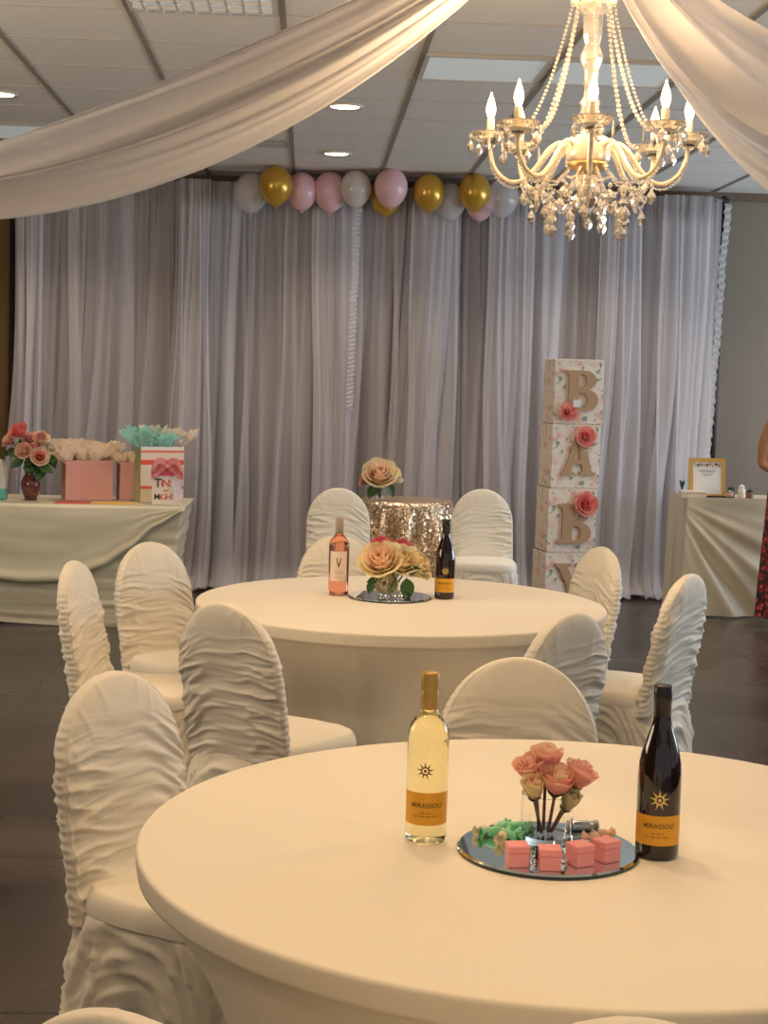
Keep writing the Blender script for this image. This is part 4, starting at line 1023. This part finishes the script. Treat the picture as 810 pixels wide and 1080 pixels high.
# body as one skinned surface
vs = [((0, 0, .96), .125), ((0, 0, 1.10), .105), ((0, 0, 1.28), .125), ((0, .005, 1.40), .085), ((0, 0, 1.46), .048), ((0, -.008, 1.53), .060), ((0, -.012, 1.60), .082), ((0, -.005, 1.665), .06),
      ((-.17, .01, 1.385), .052), ((-.225, .03, 1.22), .043), ((-.235, .03, 1.08), .036), ((-.17, -.10, 1.03), .030), ((-.09, -.20, 1.02), .022), ((-.06, -.235, 1.015), .026), ((-.035, -.27, 1.01), .018),
      ((.17, .01, 1.385), .052), ((.225, .02, 1.20), .043), ((.24, .01, 1.08), .036), ((.23, -.06, .92), .028), ((.225, -.09, .84), .021), ((.222, -.10, .80), .025), ((.22, -.11, .75), .018),
      ((-.09, 0, .88), .095), ((-.10, 0, .50), .060), ((-.10, .01, .30), .055), ((-.10, .02, .08), .036), ((-.10, -.10, .03), .03),
      ((.09, 0, .88), .095), ((.10, 0, .50), .060), ((.10, .01, .30), .055), ((.10, .02, .08), .036), ((.10, -.10, .03), .03)]
es = [(0, 1), (1, 2), (2, 3), (3, 4), (4, 5), (5, 6), (6, 7), (3, 8), (8, 9), (9, 10), (10, 11), (11, 12), (12, 13), (13, 14), (3, 15), (15, 16), (16, 17), (17, 18), (18, 19), (19, 20), (20, 21),
      (0, 22), (22, 23), (23, 24), (24, 25), (25, 26), (0, 27), (27, 28), (28, 29), (29, 30), (30, 31)]
def finger_chain(root, base, d, lens, rr):
    i0 = root; p = Vector(base)
    for k, l in enumerate(lens):
        p = p + Vector(d).normalized() * l; d = (d[0], d[1], d[2] - .25); vs.append((tuple(p), rr * (1 - .08 * k))); es.append((i0, len(vs) - 1)); i0 = len(vs) - 1
for k in range(4): finger_chain(14, (-.035 + (k - 1.5) * .004, -.27, 1.01 + (k - 1.5) * .014), (.4, -.8, (k - 1.5) * .45), (.030, .024 + .003 * (k in (1, 2)), .018), .0085)
finger_chain(13, (-.06, -.235, 1.02), (.5, -.3, .8), (.03, .022, .018), .0095)
for k in range(4): finger_chain(21, (.22, -.11 + (k - 1.5) * .014, .75), (0, (k - 1.5) * .3, -1), (.030, .024 + .003 * (k in (1, 2)), .018), .0085)
finger_chain(20, (.222, -.10, .80), (-.2, -.7, -.6), (.03, .022, .018), .0095)
me = bpy.data.meshes.new('body'); me.from_pydata([p for p, _ in vs], es, []); body = bpy.data.objects.new('body', me); COL.objects.link(body); body.parent = per
sk = body.modifiers.new('skin', 'SKIN'); sk.use_smooth_shade = True
for i, (p, q) in enumerate(vs): me.skin_vertices[0].data[i].radius = (q, q)
me.skin_vertices[0].data[0].use_root = True
sub = body.modifiers.new('sub', 'SUBSURF'); sub.levels = 2; sub.render_levels = 2
me.materials.append(SKIN)
# face details
m = M(); m.tube([(0, -.088, 1.625), (0, -.105, 1.60), (0, -.108, 1.59), (0, -.09, 1.583)], [.006, .010, .013, .007], 8); m.build('nose', SKIN, per)
for sx in (-1, 1):
    M().ball((sx * .028, -.082, 1.62), .010, 10, 6).build('eye', WHITEPLAS, per); M().ball((sx * .082, 0, 1.605), .022, 8, 6, 1.3).build('ear', SKIN, per)
M().tube([(-.022, -.084, 1.557), (0, -.094, 1.555), (.022, -.084, 1.557)], [.003, .0065, .003], 6).build('lips', mat('lip', (.35, .09, .07), .4), per)
m = M()
def hair(s, v):
    a = pi * (-.10 + 1.20 * s); z = 1.70 - .34 * v ** 1.2
    rad = .105 * (min(1, v * 3.2) ** .5) + .01 * sin(s * 50)
    return (rad * cos(a) * (1.0), .0 + rad * sin(a) * 1.05 + .01, z)
m.grid(hair, 60, 20); o = m.build('hair', HAIR, per); solid(o, .02)
dr = M(); DM = dress_mat()
def dress(s, v):
    a = 2 * pi * s; z = 1.37 - (1.37 - .07) * v
    K = [(1.37, .165, .09), (1.25, .155, .125), (1.12, .135, .115), (1.0, .165, .135), (.88, .185, .155), (.5, .205, .18), (.07, .225, .21)]
    for (za, wa, da), (zb, wb, db) in zip(K, K[1:]):
        if zb <= z <= za + 1e-6: q = (za - z) / (za - zb); w_, d_ = wa + (wb - wa) * q, da + (db - da) * q
    k = 1 + .05 * sin(a * 9 + z) * sst(.9, .1, z)
    return (w_ * k * cos(a), d_ * k * sin(a), z)
dr.grid(dress, 96, 60, cu=True); dr.build('dress', DM, per)

# ============================================================ CHANDELIER
CX, CYY = .825, 4.67; CROT = radians(-8.5)
ch = thing('chandelier', 'crystal chandelier with eight lit candle arms hanging over the tables', 'chandelier', (CX, CYY, 0), CROT)
CR = mat('warm_crystal', (1.0, .94, .84), .04, Transmission_Weight=.80, IOR=1.5, Specular_IOR_Level=1.0); GOLD = mat('antique_gold', (.75, .52, .22), .3, .9); IVC = mat('candle_ivory', (.9, .8, .6), .5)
CREAMG = mat('frosted_arm_glass', (.95, .85, .66), .12, Transmission_Weight=.4, IOR=1.5)
PANG = mat('pan_glass', (1.0, .96, .88), .05, Transmission_Weight=.88, IOR=1.45)
BULB = emis('bulb_glow', (1.0, .66, .30), 14.0)
M().lathe([(.055, 3.045), (.06, 3.03), (.03, 2.98), (.008, 2.96), (.008, 2.72), (.02, 2.715), (.02, 2.712)], 24).build('canopy', GOLD, ch)
M().lathe([(.046, 2.705), (.044, 2.675), (.030, 2.66), (.028, 2.60), (.022, 2.575), (.026, 2.565), (.034, 2.545), (.033, 2.53), (.022, 2.50), (.019, 2.44), (.022, 2.42), (.032, 2.405), (.026, 2.385), (.034, 2.36), (.036, 2.345), (.02, 2.32), (.022, 2.30), (.05, 2.29)], 12).build('column', CR, ch, smooth=False)
m = M(); m.lathe([(.066, 2.705), (.070, 2.70), (.066, 2.695), (.05, 2.69)], 24); m.build('crown_ring', CREAMG, ch)
M().lathe([(.05, 2.305), (.062, 2.295), (.068, 2.27), (.066, 2.235), (.058, 2.225), (.03, 2.222)], 28).build('arm_hub', CREAMG, ch)
M().lathe([(.060, 2.226), (.064, 2.220), (.052, 2.205), (.02, 2.20)], 28).build('hub_ring', GOLD, ch)
M().lathe([(.02, 2.205), (.045, 2.185), (.058, 2.15), (.05, 2.115), (.025, 2.09), (.012, 2.07), (.004, 2.05)], 14).build('lower_bowl', CR, ch, smooth=False)
def pendant(m, p, s_=1.0, drop=.042):
    T = Matrix.Translation(Vector(p)) @ Matrix.Rotation(p[0] * 91 + p[1] * 57, 4, 'Z')
    m.lathe([(.0003, 0), (.006 * s_, -.005 * s_), (.0065 * s_, -.010 * s_), (.0003, -.015 * s_)], 6, T, False, False)
    m.lathe([(.0006, -.015 * s_), (.004 * s_, -.020 * s_), (.0150 * s_, -.031 * s_), (.0175 * s_, -.039 * s_), (.010 * s_, -.050 * s_), (.0004, -.057 * s_)], 6, T @ Matrix.Scale(.6, 4, (0, 1, 0)), False, False)
def prism_drop(m, p, L=.05):
    T = Matrix.Translation(Vector(p)); m.lathe([(.0003, 0), (.003, -.006), (.0055, -L * .8), (.0003, -L)], 5, T, False, False)
_m = M(); pendant(_m, (0, 0, 0)); _o = _m.build('crystal_pendant', CR, None, smooth=False); PEND = _o.data; bpy.data.objects.remove(_o)
_m = M(); prism_drop(_m, (0, 0, 0), .052); _o = _m.build('crystal_pendant', CR, None, smooth=False); PRISM = _o.data; bpy.data.objects.remove(_o)
def hang(data, p, sc_):
    o = bpy.data.objects.new('crystal_pendant', data); COL.objects.link(o); o.parent = ch
    o.location = p; o.scale = (sc_,) * 3; o.rotation_euler = (0, 0, p[0] * 91 + p[1] * 57)
def bead_path(m, pts, s_, step):
    pts = [Vector(p) for p in pts]; acc = 0
    for a, b_ in zip(pts, pts[1:]):
        L = (b_ - a).length; d = acc
        while d < L: m.ball(a.lerp(b_, d / L), s_, 6, 4); d += step
        acc = d - L
RA = .296
def curve_arm(a, n=26):
    out = []
    K = [(.055, 2.265), (.085, 2.285), (.12, 2.262), (.155, 2.21), (.195, 2.172), (.235, 2.168), (.272, 2.195), (.292, 2.24), (RA, 2.285)]
    for k in range(n + 1):
        q = k / n * (len(K) - 1); i = min(int(q), len(K) - 2); fq = q - i
        P = [K[max(0, i - 1)], K[i], K[i + 1], K[min(len(K) - 1, i + 2)]]
        cr_ = lambda p0, p1, p2, p3: .5 * ((2 * p1) + (-p0 + p2) * fq + (2 * p0 - 5 * p1 + 4 * p2 - p3) * fq * fq + (-p0 + 3 * p1 - 3 * p2 + p3) * fq ** 3)
        rr = cr_(*[p[0] for p in P]); z = cr_(*[p[1] for p in P]); out.append(Vector((rr * cos(a), rr * sin(a), z)))
    return out
for k in range(8):
    a = -pi / 2 + k * pi / 4; ca, sa = cos(a), sin(a); path = curve_arm(a)
    arm = M().tube(path, .0068, 8).build('arm', CREAMG, ch)
    cx, cy = RA * ca, RA * sa
    T = Matrix.Translation((cx, cy, 0))
    M().lathe([(.012, 2.268), (.018, 2.276), (.034, 2.284), (.052, 2.298), (.062, 2.312), (.058, 2.310), (.034, 2.295), (.014, 2.292)], 18, T).build('drip_pan', PANG, arm, smooth=False)
    M().lathe([(.016, 2.292), (.019, 2.305), (.014, 2.315), (.013, 2.32)], 12, T).build('candle_cup', CREAMG, arm)
    M().lathe([(.0115, 2.312), (.0115, 2.352), (.009, 2.355)], 14, T).build('candle_sleeve', IVC, arm)
    M().lathe([(.007, 2.354), (.011, 2.364), (.0145, 2.378), (.0135, 2.392), (.009, 2.408), (.004, 2.422), (.0012, 2.432)], 14, T).build('bulb', BULB, arm)
    l = bpy.data.lights.new('bulb_light', 'POINT'); l.energy = 5.5; l.color = (1.0, .66, .36); l.shadow_soft_size = .018
    lo = bpy.data.objects.new('bulb_light', l); COL.objects.link(lo); lo.location = (CX + (cx * cos(CROT) - cy * sin(CROT)), CYY + (cx * sin(CROT) + cy * cos(CROT)), 2.45)
    bm_ = M(); bead_path(bm_, [p - Vector((0, 0, .016)) for p in path[4:]], .0052, .0105); bm_.build('bead_garland', CR, arm)
    # crown to arm strands
    p1 = Vector((.062 * ca, .062 * sa, 2.69)); p2 = Vector((.235 * cos(a + .12), .235 * sin(a + .12), 2.30)); pts = []
    for q in range(15):
        t_ = q / 14; p = p1.lerp(p2, t_); p.z -= .26 * t_ * (1 - t_) * 1.5; rr = (p.x ** 2 + p.y ** 2) ** .5; pts.append(p)
    bm_ = M(); bead_path(bm_, pts, .0070 if k % 2 else .0052, .0150 if k % 2 else .0125); bm_.build('bead_strand', CR, ch)
    for j in range(5):
        b_ = a + j * 2 * pi / 5 + .3; hang(PRISM if j % 2 else PEND, (cx + .060 * cos(b_), cy + .060 * sin(b_), 2.306), 1.0 if j % 2 else 1.0)
    # lower tier garland and pendants
    a2 = a + pi / 8; pm = M()
    rr = .165
    bead_path(pm, [(.058 * cos(a2), .058 * sin(a2), 2.21), (.10 * cos(a2), .10 * sin(a2), 2.165), (rr * cos(a2), rr * sin(a2), 2.165)], .0045, .010)
    pm.build('bead_garland', CR, ch, smooth=False)
    for j, (dr_, dz) in enumerate(((-.03, -.0), (.0, -.015), (.03, 0), (0, -.06))):
        hang(PEND, ((rr + dr_) * cos(a2 + (j - 1) * .16), (rr + dr_) * sin(a2 + (j - 1) * .16), 2.165 + dz), 1.15)
    hang(PEND, (.085 * cos(a2), .085 * sin(a2), 2.14), 1.15)
    b2 = M(); p1, p2 = Vector((.20 * cos(a), .20 * sin(a), 2.165)), Vector((.20 * cos(a + pi / 4), .20 * sin(a + pi / 4), 2.165))
    bead_path(b2, [p1.lerp(p2, q / 8) - Vector((0, 0, .05 * sin(pi * q / 8))) for q in range(9)], .0045, .0105); b2.build('swag_beads', CR, ch)
    if k % 2 == 0:
        for j in range(3): hang(PEND, (.115 * cos(a2), .115 * sin(a2), 2.125 - j * .028), 1.25)
